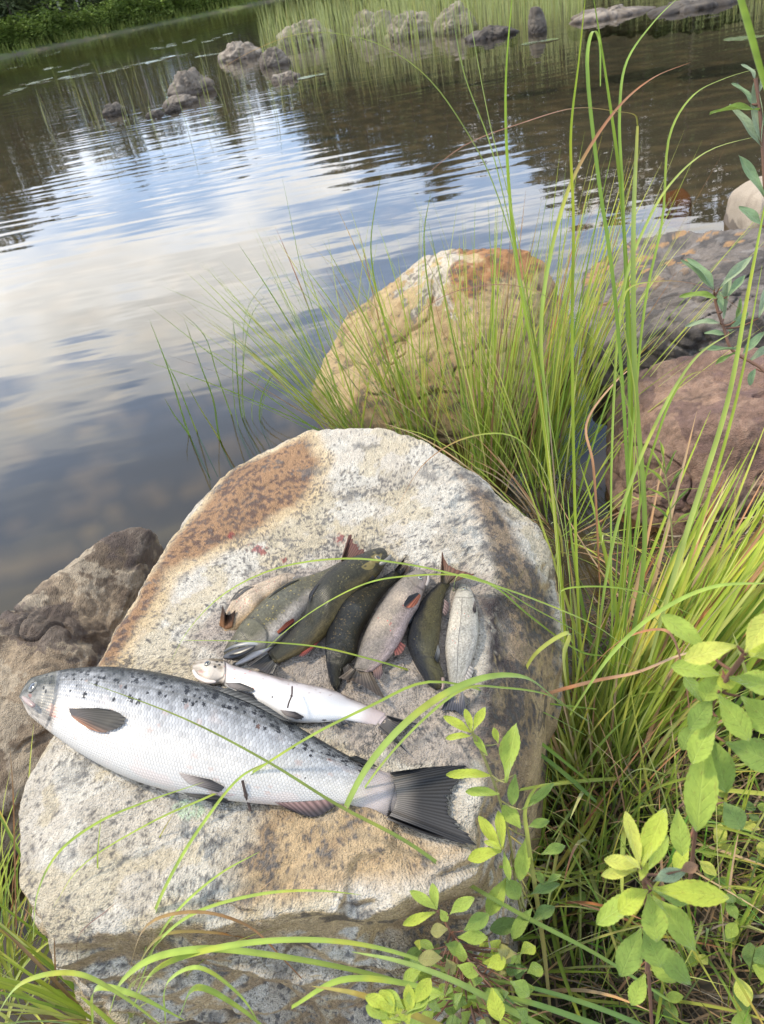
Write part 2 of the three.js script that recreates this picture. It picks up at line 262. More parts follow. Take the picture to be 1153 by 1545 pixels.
const leftRock = boulder('mottled brown boulder at the water left of the fish, under the salmon head', px([[-80, 990, 0.28], [0, 945, 0.285], [95, 868, 0.275], [180, 790, 0.25], [228, 797, 0.22], [243, 812, 0.17], [215, 900, 0.13], [150, 1010, 0.16], [90, 1120, 0.14], [30, 1205, 0.12], [-100, 1260, 0.14], [-160, 1060, 0.24]]), (x, y, z, nx, ny) => {
  const a = fbm(x * 6, y * 6, z * 6, 4), b = fbm(x * 22, y * 22, z * 22, 3), e = fbm(x * 80, y * 80, z * 80, 2);
  let c = mixc([0.38, 0.285, 0.185], [0.17, 0.122, 0.08], sst(-0.25, 0.25, a + 0.5 * b)); c = mixc(c, [0.46, 0.375, 0.265], sst(0.02, 0.1, fbm(x * 11 + 2, y * 11, z * 11, 4) + 0.2 * e) * 0.7); c = mixc(c, [0.09, 0.065, 0.055], sst(0.16, 0.24, fbm(x * 5, y * 5, z * 5 + 8, 4) + 0.15 * e) * 0.75);
  const g = 1 + 0.3 * e; return c.map((v) => v * g);
}, { N: 340, k: 34, lump: [[3, 0.02], [9, 0.01], [26, 0.005], [80, 0.002]], ridge: [[4, 0.006], [9, 0.005], [24, 0.003]], crack: 0.012 });
boulder('tan orange boulder standing in the water behind the fine grass', px([[470, 596, 0.02], [480, 548, 0.1], [522, 478, 0.22], [580, 428, 0.32], [640, 385, 0.4], [700, 377, 0.42], [790, 376, 0.42], [828, 402, 0.36], [850, 470, 0.2], [866, 560, 0.02], [690, 400, 0.44], [600, 560, 0.2], [740, 600, 0.16], [500, 640, 0], [620, 665, 0], [760, 665, 0]]), (x, y, z, nx, ny) => {
  const a = fbm(x * 5, y * 5, z * 5, 4), b = fbm(x * 20, y * 20, z * 20, 3), e = fbm(x * 60, y * 60, z * 60, 2);
  let c = mixc([0.54, 0.385, 0.195], [0.42, 0.28, 0.13], sst(-0.1, 0.25, a + b * 0.5 + 0.2 * e));
  c = mixc(c, mixc([0.44, 0.215, 0.085], [0.32, 0.15, 0.06], sst(-0.1, 0.3, b + e)), sst(0.34, 0.38, y + 0.12 * a + 0.04 * b) * sst(0.36, 0.42, x + 0.16 * b + 0.1 * a)); c = mixc(c, [0.62, 0.56, 0.46], sst(0.355, 0.38, y + 0.12 * b + 0.06 * a) * sst(0.40, 0.36, x + 0.1 * a) * 0.75);
  c = mixc(c, [0.10, 0.085, 0.07], sst(0.34, 0.42, b + 0.6 * e + 0.2 * a) * 0.7); c = mixc(c, [0.17, 0.12, 0.07], sst(0.05, 0.035, y + 0.04 * a + 0.02 * b) * 0.7); const g = 1 + 0.25 * e; return c.map((v) => v * g);
}, { N: 280, k: 60, spread: 1.0, lump: [[3, 0.015], [8, 0.009], [24, 0.005], [70, 0.002]], ridge: [[3, 0.008], [8, 0.005], [22, 0.003]], crack: 0.014 });
boulder('dark grey flat boulder with orange lichen spots by the willow twig', px([[880, 408, 0.1], [955, 362, 0.2], [1060, 348, 0.26], [1160, 345, 0.28], [1300, 380, 0.28], [880, 470, 0.1], [905, 520, 0.14], [960, 505, 0.17], [1060, 490, 0.22], [1153, 475, 0.26], [1300, 480, 0.26], [960, 548, 0.06], [1060, 535, 0.1]]), (x, y, z, nx, ny) => {
  const a = fbm(x * 5, y * 5, z * 5, 4), b = fbm(x * 18, y * 18, z * 18, 3), e = fbm(x * 60, y * 60, z * 60, 2);
  let c = mixc([0.20, 0.165, 0.135], [0.095, 0.08, 0.068], sst(-0.08, 0.2, a + b * 0.6 + 0.3 * e)); c = mixc(c, [0.3, 0.27, 0.24], sst(0.2, 0.5, fbm(x * 14, y * 40, z * 14, 3)) * 0.5);
  c = mixc(c, [0.40, 0.23, 0.10], sst(0.24, 0.27, fbm(x * 13 + 3, y * 13, z * 13, 3) + 0.15 * b + 0.1 * e) * sst(-2.35, -2.6, z) * 0.9);
  const g = 1 + 0.3 * e; return c.map((v) => v * g);
}, { N: 280, k: 60, spread: 1.0, lump: [[3, 0.02], [8, 0.01], [24, 0.005], [70, 0.002]], ridge: [[3, 0.014], [8, 0.008], [22, 0.004]], crack: 0.016 });
boulder('maroon rounded boulder behind the tall grass on the right', px([[925, 590, 0.2], [960, 552, 0.28], [1050, 527, 0.33], [1130, 520, 0.34], [1290, 560, 0.34], [912, 690, 0.07], [930, 760, 0.02], [1000, 775, 0.05], [1100, 760, 0.14], [1290, 700, 0.24], [1000, 640, 0.25], [1100, 640, 0.29]]), (x, y, z, nx, ny) => {
  const a = fbm(x * 5, y * 5, z * 5, 4), b = fbm(x * 20, y * 20, z * 20, 3), e = fbm(x * 70, y * 70, z * 70, 2);
  let c = mixc([0.36, 0.225, 0.155], [0.22, 0.13, 0.09], sst(-0.1, 0.2, a + b * 0.6 + 0.4 * e)); c = mixc(c, [0.17, 0.10, 0.085], sst(0.2, 0.28, fbm(x * 13, y * 13, z * 13, 4)) * 0.7); const g = 1 + 0.3 * e; return c.map((v) => v * g);
}, { N: 280, k: 40, spread: 1.0, lump: [[3, 0.018], [9, 0.008], [26, 0.004], [80, 0.002]], ridge: [[3.5, 0.008], [10, 0.005], [26, 0.003]], crack: 0.012 });
const paleRock = (x, y, z, nx, ny) => { const a = fbm(x * 3, y * 3, z * 3, 4), b = fbm(x * 11, y * 11, z * 11, 3); let c = mixc([0.50, 0.41, 0.31], [0.26, 0.205, 0.15], sst(-0.3, 0.4, a + b * 0.5)); return mixc(c, [0.15, 0.115, 0.09], sst(0.055, 0.04, y + 0.04 * b) * 0.8); };
boulder('pale rounded rock at the waters edge below the upper willow twig', px([[1094, 325, 0.0], [1100, 292, 0.14], [1132, 265, 0.22], [1210, 258, 0.24], [1115, 345, 0.0], [1210, 365, 0.0], [1150, 300, 0.22]]), paleRock, { N: 160, k: 14 });
boulder('reddish stone lying under shallow water beside the pale rock', px([[995, 290, -0.06], [1030, 280, -0.04], [1045, 292, -0.05], [1000, 302, -0.08], [1040, 305, -0.08]]), () => [0.22, 0.09, 0.045], { N: 60, k: 10, base: -0.4 }, 'stone');
// rocks out in the lake
const lakeRocks = [[290, 118, 68, 46, 'rounded grey rock alone in the water before the reeds'], [362, 74, 60, 30, 'grey rock with a pale cap nearest the open lily water'], [172, 163, 36, 18, 'small dark rock at the left of the rock row'], [233, 170, 26, 10, 'little dark stone beside the second small rock of the row'], [274, 150, 50, 16, 'low brown rock just below the rounded grey rock'], [262, 163, 26, 10, 'dark little stone touching the low brown rock'], [430, 114, 44, 14, 'low pale stone at the front edge of the reeds'], [462, 46, 80, 36, 'long pale rock lying in the left of the reeds'], [415, 82, 44, 34, 'brown rock low among the reeds'], [568, 30, 74, 46, 'large pale rock in the middle of the reeds'], [625, 34, 70, 40, 'pale rock behind the large rock in the reeds'], [690, 24, 60, 46, 'tallest pale rock standing in the reed bed'], [745, 48, 70, 16, 'dark low rock at the waterline of the reed bed'], [815, 26, 22, 46, 'narrow dark stump of rock at the right end of the reeds'], [930, 18, 120, 14, 'flat pale shelf of rock at the far shoreline'], [1060, 4, 130, 16, 'flat dark shelf of rock at the top right of the lake']];
{
  const r = rng(5);
  for (const [x, y, w, h, label] of lakeRocks) {
    const b = P(x, y + h * 0.5, 0), D = b.distanceTo(EYEP), ww = w / F * D / 2, hh = h / F * D * 0.62, pts = [];
    const zz = Math.max(ww * 0.7, hh * 0.8); for (let i = 0; i < 10; i++) { const a = i / 10 * 6.283 + r() * 0.4, k = 0.8 + 0.25 * r(); pts.push(new V3(b.x + Math.cos(a) * ww * k, hh * (0.1 + 0.35 * r()), b.z - zz * 0.6 + Math.sin(a) * zz * k)); }
    for (let i = 0; i < 7; i++) { const a = i / 7 * 6.283 + r(), k = 0.35 + 0.4 * r(); pts.push(new V3(b.x + Math.cos(a) * ww * k, hh * (0.7 + 0.28 * r()), b.z - zz * 0.6 + Math.sin(a) * zz * k)); }
    const pale = /pale/.test(label) ? 1 : /dark/.test(label) ? 0.4 : 0.7;
    boulder(label, pts, (X, Y, Z, nx, ny) => paleRock(X * 1.4, Y, Z * 1.4, nx, ny).map((v) => v * pale * 0.6), { N: 70, k: 14, spread: 1.02, lump: [[2, ww * 0.16], [6, ww * 0.08], [16, ww * 0.03]], ridge: [[1.6 / ww, ww * 0.1], [5 / ww, ww * 0.05]], mat: plainMat, cat: 'rock' }, 'lake_rock');
  }
}
// ---------------------------------------------------------------- fish
function canvasTex(w, h, base, after) {           // linear colours on a float sheet, spots stamped on, then sRGB bytes
  const d = new Float32Array(w * h * 3);
  for (let j = 0; j < h; j++) for (let i = 0; i < w; i++) { const c = base((i + 0.5) / w, (j + 0.5) / h), q = (j * w + i) * 3; d[q] = c[0]; d[q + 1] = c[1]; d[q + 2] = c[2]; }
  const stamp = (u, v, ru, rv, c, al = 0.9, rag = 0.6) => {
    const i0 = Math.floor((u - ru * 1.6) * w), i1 = Math.ceil((u + ru * 1.6) * w), j0 = Math.floor((v - rv * 1.6) * h), j1 = Math.ceil((v + rv * 1.6) * h);
    for (let j = Math.max(0, j0); j <= Math.min(h - 1, j1); j++) for (let i = Math.max(0, i0); i <= Math.min(w - 1, i1); i++) {
      const x = ((i + 0.5) / w - u) / ru, y = ((j + 0.5) / h - v) / rv, r = Math.hypot(x, y) + rag * noise(x * 1.7 + u * 90, y * 1.7 + v * 70, 3), k = sst(1.05, 0.7, r) * al; if (k <= 0) continue;
      const q = (j * w + i) * 3; for (let n = 0; n < 3; n++) d[q + n] = lerp(d[q + n], c[n], k);
    }
  };
  after(stamp);
  return tex(w, h, (u, v, i, j) => { const q = (j * w + i) * 3; return [d[q], d[q + 1], d[q + 2]]; }, { srgb: true, wrap: THREE.ClampToEdgeWrapping });
}
// overlapping scales: x, y in scales; returns [height, edge]
function scaleCell(x, y) {
  let best = 0, edge = 0, id = 0;
  for (let r = Math.floor(y) + 1; r >= Math.floor(y) - 1; r--) {
    const ox = x + (r & 1 ? 0.5 : 0);
    const c = Math.floor(ox) , fx = ox - c, fy = (y - r - 0.5);
    const e = 1 - 4 * (fy / 1.15) * (fy / 1.15); if (e < 0) continue;
    const tip = fx, lim = 0.28 + 0.7 * Math.sqrt(e), h = clamp(1 - tip / lim) * Math.sqrt(e); if (h > best) { best = h; id = noise(c * 0.71 + 0.3, r * 0.83 + 0.6, 7.7); edge = sst(0.8, 1.0, tip / lim) + sst(0.35, 0.0, e) * 0.5; }
  }
  return [best, clamp(edge), id];
}
const SCL = (nu, nv, w, h) => tex(w, h, (u, v) => 0.2 + 0.8 * scaleCell(u * nu, v * nv)[0], { wrap: THREE.ClampToEdgeWrapping });
const fishMat = (map, bump, o = {}) => new THREE.MeshPhysicalMaterial({ map, bumpMap: bump, bumpScale: o.bs ?? 0.0009, roughness: o.r ?? 0.26, metalness: o.m ?? 0.0, ior: 1.4, specularIntensity: 0.8 });
const finMat = new THREE.MeshPhysicalMaterial({ vertexColors: true, roughness: 0.5, clearcoat: 0.15, clearcoatRoughness: 0.2, specularIntensity: 0.5, ior: 1.36 });
const eyeMat = new THREE.MeshPhysicalMaterial({ vertexColors: true, roughness: 0.12, clearcoat: 1, clearcoatRoughness: 0.05 });
const fleshMat = new THREE.MeshPhysicalMaterial({ vertexColors: true, roughness: 0.4, clearcoat: 0.4, clearcoatRoughness: 0.25 });
const castOn = (o, x, y) => { const b = (o.bvh ??= new MeshBVH(o.geometry.clone())), at = o.parent.position; const h = b.raycastFirst(new THREE.Ray(EYEP.clone().sub(at), ray(x, y)), THREE.DoubleSide); if (h) h.point.add(at); return h; };
const alongPx = (list, t) => { const n = list.length - 1, k = Math.min(n - 1, Math.floor(t * n)), f = t * n - k, a = list[k], b = list[k + 1], p = list[Math.max(0, k - 1)], q = list[Math.min(n, k + 2)]; return a.map((_, i) => 0.5 * (2 * a[i] + (b[i] - p[i]) * f + (2 * p[i] - 5 * a[i] + 4 * b[i] - q[i]) * f * f + (3 * a[i] - p[i] - 3 * b[i] + q[i]) * f * f * f)); };

function fish(name, label, category, st, o) {
  o.slim ??= 0.93; const { nu = 150, nv = 56, ratio = 0.46, lift = 0, roll = 0, head = 0.2, mouth = 0.09, mouthV = 0.56 } = o;
  const mid = st[Math.floor(st.length / 2)], root = thing(name, label, category, onTop((mid[0] + mid[2]) / 2, (mid[1] + mid[3]) / 2, lift), o.group);
  const pos = [], uv = [], idx = [], rows = [];
  const hs = [], sm = (a, i, r) => { let s = 0, n = 0; for (let k = -r; k <= r; k++) { const q = a[clamp(i + k, 0, a.length - 1)]; s += q; n++; } return s / n; };
  for (let i = 0; i <= nu; i++) { const t = i / nu, p = alongPx(st, t); rows.push(p); hs.push(onTop(p[0], p[1], lift + 0.02).distanceTo(onTop(p[2], p[3], lift + 0.02)) / 2); }
  const C = [], B = [], W = [], Hh = [];
  for (let i = 0; i <= nu; i++) {
    const t = i / nu, h = sm(hs, i, 4), w = h * ratio * lerp(1, 0.62, sst(0.6, 1, t)) * lerp(0.82, 1, sst(0, 0.2, t)), L = (o.liftAt ? o.liftAt(t) : lift) + w * 0.93 - 0.002;
    const D = onTop(rows[i][0], rows[i][1], L), V = onTop(rows[i][2], rows[i][3], L);
    C.push(D.clone().add(V).multiplyScalar(0.5)); B.push(D.clone().sub(V).normalize()); W.push(w); Hh.push(D.distanceTo(V) / 2 * (o.slim ?? 0.95));
  }
  let len = 0; const S = [0]; for (let i = 1; i <= nu; i++) { len += C[i].distanceTo(C[i - 1]); S.push(len); }
  for (let i = 0; i <= nu; i++) {
    const T = C[Math.min(nu, i + 2)].clone().sub(C[Math.max(0, i - 2)]).normalize(), b = B[i].clone().addScaledVector(T, -B[i].dot(T) * 0.0).normalize();
    let n = new V3().crossVectors(T, b).normalize(); if (n.y < 0) n.negate();
    const u = S[i] / len, e = u < 0.03 ? Math.sqrt(Math.max(0, 1 - Math.pow(1 - u / 0.03, 2))) * 0.75 + 0.25 * u / 0.03 : 1, ec = u > 0.985 ? 0.75 : 1;
    for (let j = 0; j <= nv; j++) {
      const f = j / nv * 2 * Math.PI, c = Math.cos(f), s = Math.sin(f), pw = 0.92;
      let v = f / Math.PI; v = v > 1 ? 2 - v : v;
      let k = 1;                                        // gill cover stands proud, mouth is a slit
      const side = s > 0 ? 1 : 0;
      const ge = head * (1 + 0.10 * Math.cos((v - 0.55) * 5.2) - 0.16 * sst(0.62, 1.0, v)), gx = (ge - u) / 0.05;
      if (v > 0.16 && v < 0.97) { const m = sst(0.16, 0.26, v) * sst(0.97, 0.9, v); k += 0.10 * m * (gx > 0 ? sst(2.4, 0.4, gx) : -0.35 * sst(-0.5, 0, gx)); k += 0.03 * m * (u < ge * 0.72 ? sst(ge * 0.5, ge * 0.7, u) : 0); }
      const mv = mouthV + (mouth - u) * 1.2, md = Math.abs(v - mv); if (u < mouth * 1.25) k -= 0.13 * Math.exp(-md * md / 0.0012) * sst(mouth * 1.25, mouth, u);
      const p = C[i].clone().addScaledVector(b, Math.sign(c) * Math.pow(Math.abs(c), pw) * Hh[i] * e * ec * lerp(1, k, 0.5 * Math.abs(s))).addScaledVector(n, Math.sign(s) * Math.pow(Math.abs(s), pw) * W[i] * e * ec * (side ? k : 1));
      pos.push(p.x, p.y, p.z);
      let g = f - roll; g = ((g % (2 * Math.PI)) + 2 * Math.PI) % (2 * Math.PI); let tv = g / Math.PI; tv = tv > 1 ? 2 - tv : tv; uv.push(u, tv);
      if (i < nu && j < nv) { const a = i * (nv + 1) + j; idx.push(a, a + nv + 1, a + 1, a + 1, a + nv + 1, a + nv + 2); }
    }
  }
  for (const i of [0, nu]) { const c0 = pos.length / 3, p = C[i]; pos.push(p.x, p.y, p.z); uv.push(i ? 1 : 0, 0.5); for (let j = 0; j < nv; j++) { const a = i * (nv + 1) + j; i ? idx.push(a, c0, a + 1) : idx.push(a, a + 1, c0); } }
  const g = build(pos, idx, null, uv, root.position), na = g.attributes.normal;
  for (let i = 0; i <= nu; i++) { const a = i * (nv + 1), z = a + nv; const n = new V3(na.getX(a) + na.getX(z), na.getY(a) + na.getY(z), na.getZ(a) + na.getZ(z)).normalize(); na.setXYZ(a, n.x, n.y, n.z); na.setXYZ(z, n.x, n.y, n.z); }
  { const m = (Math.floor(nu / 2) * (nv + 1) + Math.floor(nv / 4)); if (na.getY(m) < 0) { for (let i = 0; i < idx.length; i += 3) { const t = idx[i]; idx[i] = idx[i + 1]; idx[i + 1] = t; } g.setIndex(idx); for (let i = 0; i < na.count; i++) na.setXYZ(i, -na.getX(i), -na.getY(i), -na.getZ(i)); } }
  const body = mesh('body', g, o.mat, root); root.updateMatrixWorld(true); body.updateMatrixWorld(true);
  // fins: base line to outer line, with rays, a thin closed shell lying on what is under it
  const fin = (nm, base, outer, col, { n = 22, m = 8, up = 0.003, ripple = 0.0009, on = true, end = 0, mat = finMat, notch = 0.05 } = {}) => {
    const top = [], bot = [], cs = [], id = [], rr = rng(base[0][0] * 7 + outer[0][1]);
    const ragged = [...Array(n + 1)].map(() => 1 - notch * rr());
    const depth = (x, y, h) => { const p = onTop(x, y, h); return p.distanceTo(EYEP); };
    for (let i = 0; i <= n; i++) {
      const a = alongPx(base, i / n), b = alongPx(outer, i / n), hb = castOn(body, a[0], a[1]), ta = hb && on ? hb.distance - up * 0.4 : depth(a[0], a[1], lift + up + (o.finLift ?? 0.012)), he = castOn(body, b[0], b[1]);
      const tb = he && on ? he.distance - up : depth(b[0], b[1], lift + up + end);
      for (let j = 0; j <= m; j++) {
        const t = j / m * ragged[i], x = lerp(a[0], b[0], t), y = lerp(a[1], b[1], t); let d = lerp(ta, tb, t);
        if (on && j) { const h = castOn(body, x, y); if (h) d = Math.min(d, h.distance - up * 0.6); }
        d += ripple * Math.cos(i * Math.PI) * sst(0, 0.4, t);
        const p = EYEP.clone().addScaledVector(ray(x, y), d); top.push(p.x, p.y, p.z); const q = EYEP.clone().addScaledVector(ray(x, y), d + 0.0011); bot.push(q.x, q.y, q.z);
        const k = i % 2 ? 1.1 : 0.42, c = col(i / n, j / m); cs.push(c[0] * k, c[1] * k, c[2] * k);
        if (i < n && j < m) { const e = i * (m + 1) + j; id.push(e, e + m + 1, e + 1, e + 1, e + m + 1, e + m + 2); }
      }
    }
    const N = top.length / 3, rim = [], id2 = id.slice();
    for (let k = 0; k < id.length; k += 3) id2.push(id[k] + N, id[k + 2] + N, id[k + 1] + N);
    for (let j = 0; j <= m; j++) rim.push(j); for (let i = 1; i <= n; i++) rim.push(i * (m + 1) + m); for (let j = m - 1; j >= 0; j--) rim.push(n * (m + 1) + j); for (let i = n - 1; i >= 0; i--) rim.push(i * (m + 1));
    for (let k = 0; k + 1 < rim.length; k++) id2.push(rim[k], rim[k + 1], rim[k] + N, rim[k + 1], rim[k + 1] + N, rim[k] + N);
    return mesh(nm, build([...top, ...bot], id2, [...cs, ...cs], null, root.position), mat, root);
  };
  const eye = (x, y, r, iris = [0.42, 0.4, 0.33]) => {
    const h = castOn(body, x, y); if (!h) return; const R = r / F * h.distance, n = h.face.normal.clone().lerp(new V3(0, 1, 0), 0.2).normalize(), q = new THREE.Quaternion().setFromUnitVectors(new V3(0, 1, 0), n);
    const g = new THREE.SphereGeometry(R, 24, 14, 0, 6.2832, 0, 1.75); g.scale(1, 0.5, 1); const c = [], pa = g.attributes.position;
    for (let i = 0; i < pa.count; i++) { const d = Math.hypot(pa.getX(i), pa.getZ(i)) / R; c.push(...(d < 0.66 ? [0.008, 0.009, 0.012] : d < 0.92 ? iris : [0.08, 0.075, 0.065])); }
    g.setAttribute('color', new THREE.BufferAttribute(new Float32Array(c), 3)); g.applyQuaternion(q);
    const e = mesh('eye', g, eyeMat, root); e.position.copy(h.point).sub(root.position).addScaledVector(n, -R * 0.02);
  };
  // a tapering rod of flesh through pixels [x, y, radius, lift]
  const rod = (nm, list, c, flat = 0.7) => {
    const pp = [], ii = [], cc = [], n = 26, m = 14;
    for (let i = 0; i <= n; i++) { const [x, y, r, h] = alongPx(list, i / n), [x2, y2, , h2] = alongPx(list, Math.min(1, i / n + 0.02)), [x1, y1, , h1] = alongPx(list, Math.max(0, i / n - 0.02)), p = onTop(x, y, h), T = onTop(x2, y2, h2).sub(onTop(x1, y1, h1)).normalize(), up = new V3(0, 1, 0.08), sd = new V3().crossVectors(T, up).normalize(), nn = new V3().crossVectors(sd, T), R = r / F * p.distanceTo(EYEP) * Math.sqrt(Math.max(0.0, 1 - Math.pow(2 * i / n - 1, 8)));
      for (let j = 0; j < m; j++) { const f = j / m * 6.28318, w = p.clone().addScaledVector(sd, Math.cos(f) * R).addScaledVector(nn, Math.sin(f) * R * flat); pp.push(w.x, w.y, w.z); cc.push(...(typeof c === 'function' ? c(i / n, f) : c)); if (i < n) { const a = i * m + j, b = i * m + (j + 1) % m; ii.push(a, b, a + m, b, b + m, a + m); } } }
    return mesh(nm, build(pp, ii, cc, null, root.position), fleshMat, root);
  };
  return { root, body, fin, eye, rod };
}
const rayCol = (a, b) => (i, j) => mixc(a, b, sst(0.1, 0.9, j));
// --- the big salmon
{
  const r = rng(41), NU = 128, NV = 34;
  const map = canvasTex(2048, 640, (u, v) => {
    const a = fbm(u * 14, v * 6, 1, 4), b = noise(u * 60, v * 22, 4), headk = sst(0.145, 0.125, u + 0.02 * Math.cos(v * 5));
    let c = mixc([0.035, 0.038, 0.036], [0.40, 0.395, 0.39], sst(0.12, 0.46, v + 0.07 * a + 0.07 * b - 0.06 * Math.sin(3.14 * u))); c = mixc(c, [0.60, 0.56, 0.50], sst(0.42, 0.68, v + 0.05 * a));
    c = mixc(c, [0.66, 0.53, 0.46], sst(0.2, 0.55, fbm(u * 9, v * 4, 7, 3)) * sst(0.3, 0.5, v) * 0.5);
    const [h, e, id] = scaleCell(u * NU, v * NV); const sk = 1 - headk; c = c.map((q) => q * (1 - 0.62 * e * sk * sst(0.98, 0.75, v)) * (1 + 0.2 * (h - 0.4) * sk) * (1 + 0.55 * id * sk * sst(0.9, 0.3, v)));
    c = mixc(c, [0.13, 0.125, 0.11], sst(0.012, 0.003, Math.abs(v - 0.36 - 0.012 * Math.sin(u * 7))) * 0.45 * sk);
    const hc = mixc(mixc([0.035, 0.04, 0.032], [0.23, 0.215, 0.185], sst(0.15, 0.62, v + 0.3 * a)), [0.46, 0.40, 0.33], sst(0.62, 0.85, v)); c = mixc(c, hc.map((q) => q * (1 + 0.5 * b + 0.5 * a)), headk);
    if (u > 0.88) c = mixc(mixc(c, [0.42, 0.35, 0.33], sst(0.88, 0.95, u) * 0.8), [0.14, 0.125, 0.115], sst(0.955, 0.995, u + 0.01 * a) * 0.9);
    return c;
  }, (st) => {
    for (let i = 0; i < 330; i++) { const u = 0.14 + 0.8 * r(), v = 0.05 + 0.46 * r() * (0.45 + 0.55 * r()), s = 0.4 + 0.7 * r(); st(u, v, 0.0062 * s, 0.022 * s, [0.02, 0.021, 0.023], 0.95, 1.0); if (r() < 0.6) st(u + 0.003 * (r() - .5), v + 0.02 * (r() - .5), 0.0042 * s, 0.011, [0.02, 0.02, 0.022], 0.92, 0.8); }
    for (const [u, v] of [[0.105, 0.47], [0.115, 0.5], [0.122, 0.42], [0.118, 0.33], [0.1, 0.3]]) st(u, v, 0.0042, 0.02, [0.02, 0.022, 0.025], 0.95, 0.3);
    for (let i = 0; i < 26; i++) st(0.16 + 0.7 * r(), 0.35 + 0.5 * r(), 0.004 + 0.006 * r(), 0.012 + 0.014 * r(), [0.5, 0.25, 0.17], 0.22, 0.9);
    st(0.15, 0.66, 0.02, 0.06, [0.62, 0.36, 0.26], 0.5, 0.6); st(0.157, 0.70, 0.0022, 0.012, [0.4, 0.03, 0.02], 0.9); st(0.05, 0.55, 0.012, 0.03, [0.36, 0.16, 0.13], 0.6); st(0.62, 0.93, 0.03, 0.04, [0.42, 0.22, 0.2], 0.5, 0.9); st(0.8, 0.62, 0.0016, 0.01, [0.02, 0.02, 0.02], 0.95); st(0.66, 0.55, 0.0014, 0.009, [0.02, 0.02, 0.02], 0.95);
  });
  const f = fish('salmon', 'largest fish, a silver spotted salmon lying across the boulder with its head at the left', 'fish',
    [[27, 1046, 31, 1058], [45, 1026, 41, 1077], [77, 1016, 63, 1097], [118, 1009, 91, 1119], [175, 1007, 138, 1150], [245, 1016, 205, 1181], [325, 1036, 283, 1201], [400, 1066, 360, 1211], [470, 1107, 437, 1217], [530, 1141, 508, 1214], [577, 1162, 556, 1223], [612, 1168, 596, 1239]],
    { slim: 0.955, nu: 300, nv: 110, ratio: 0.42, head: 0.135, mouth: 0.055, mouthV: 0.6, mat: fishMat(map, SCL(NU, NV, 2048, 768), { bs: 0.0011, r: 0.36, m: 0.1 }), liftAt: (t) => -0.004 + 0.012 * sst(0.15, 0, t) });
  f.fin('tail_fin', [[588, 1165], [596, 1184], [599, 1204], [594, 1221], [583, 1236]], [[640, 1158], [704, 1155], [697, 1180], [678, 1211], [694, 1243], [722, 1277], [650, 1262]], (i, j) => mixc([0.17, 0.15, 0.13], [0.04, 0.039, 0.04], sst(0.02, 0.4, j + 0.3 * Math.abs(i - 0.5) - 0.1)), { n: 56, m: 14, on: true, up: 0.004, ripple: 0.0011, end: 0.006, notch: 0.13 });
  f.fin('pectoral_fin', [[104, 1069], [106, 1076], [110, 1083]], [[150, 1068], [176, 1073], [192, 1085], [182, 1097], [158, 1106], [134, 1100]], (i, j) => mixc(mixc([0.10, 0.085, 0.075], [0.42, 0.20, 0.11], sst(0.55, 0.95, i)), [0.035, 0.033, 0.03], sst(0.1, 0.6, j) * sst(1.0, 0.6, i)), { n: 22, up: 0.005 });
  f.fin('pelvic_fin', [[270, 1166], [276, 1174], [284, 1182]], [[318, 1176], [340, 1188], [330, 1196]], rayCol([0.45, 0.38, 0.33], [0.07, 0.065, 0.062]), { n: 14, up: 0.004 });
  f.fin('pelvic_fin', [[276, 1196], [286, 1202], [296, 1203]], [[330, 1201], [345, 1208], [326, 1213]], rayCol([0.2, 0.17, 0.15], [0.06, 0.058, 0.056]), { n: 14, up: 0.003, end: 0.004 });
  f.fin('anal_fin', [[415, 1211], [450, 1210], [500, 1206]], [[438, 1223], [474, 1233], [506, 1217]], rayCol([0.26, 0.16, 0.14], [0.06, 0.05, 0.05]), { n: 20, up: 0.003, end: 0.005 });
  f.fin('dorsal_fin', [[330, 1042], [380, 1062], [425, 1086]], [[345, 1037], [398, 1062], [446, 1094]], rayCol([0.16, 0.155, 0.14], [0.06, 0.06, 0.056]), { n: 26, up: 0.004, end: 0.03 });
  f.fin('adipose_fin', [[527, 1142], [540, 1149], [552, 1154]], [[538, 1140], [560, 1150], [572, 1158]], rayCol([0.10, 0.10, 0.09], [0.035, 0.036, 0.035]), { n: 10, up: 0.003, end: 0.024, ripple: 0 });
  f.eye(50, 1037, 8.5, [0.2, 0.185, 0.14]);
  f.rod('upper_jaw', [[34, 1051, 2.2, 0.038], [42, 1058, 3.6, 0.044], [52, 1066, 3.2, 0.045]], (t) => mixc([0.36, 0.28, 0.24], [0.3, 0.2, 0.17], t), 0.7);
}
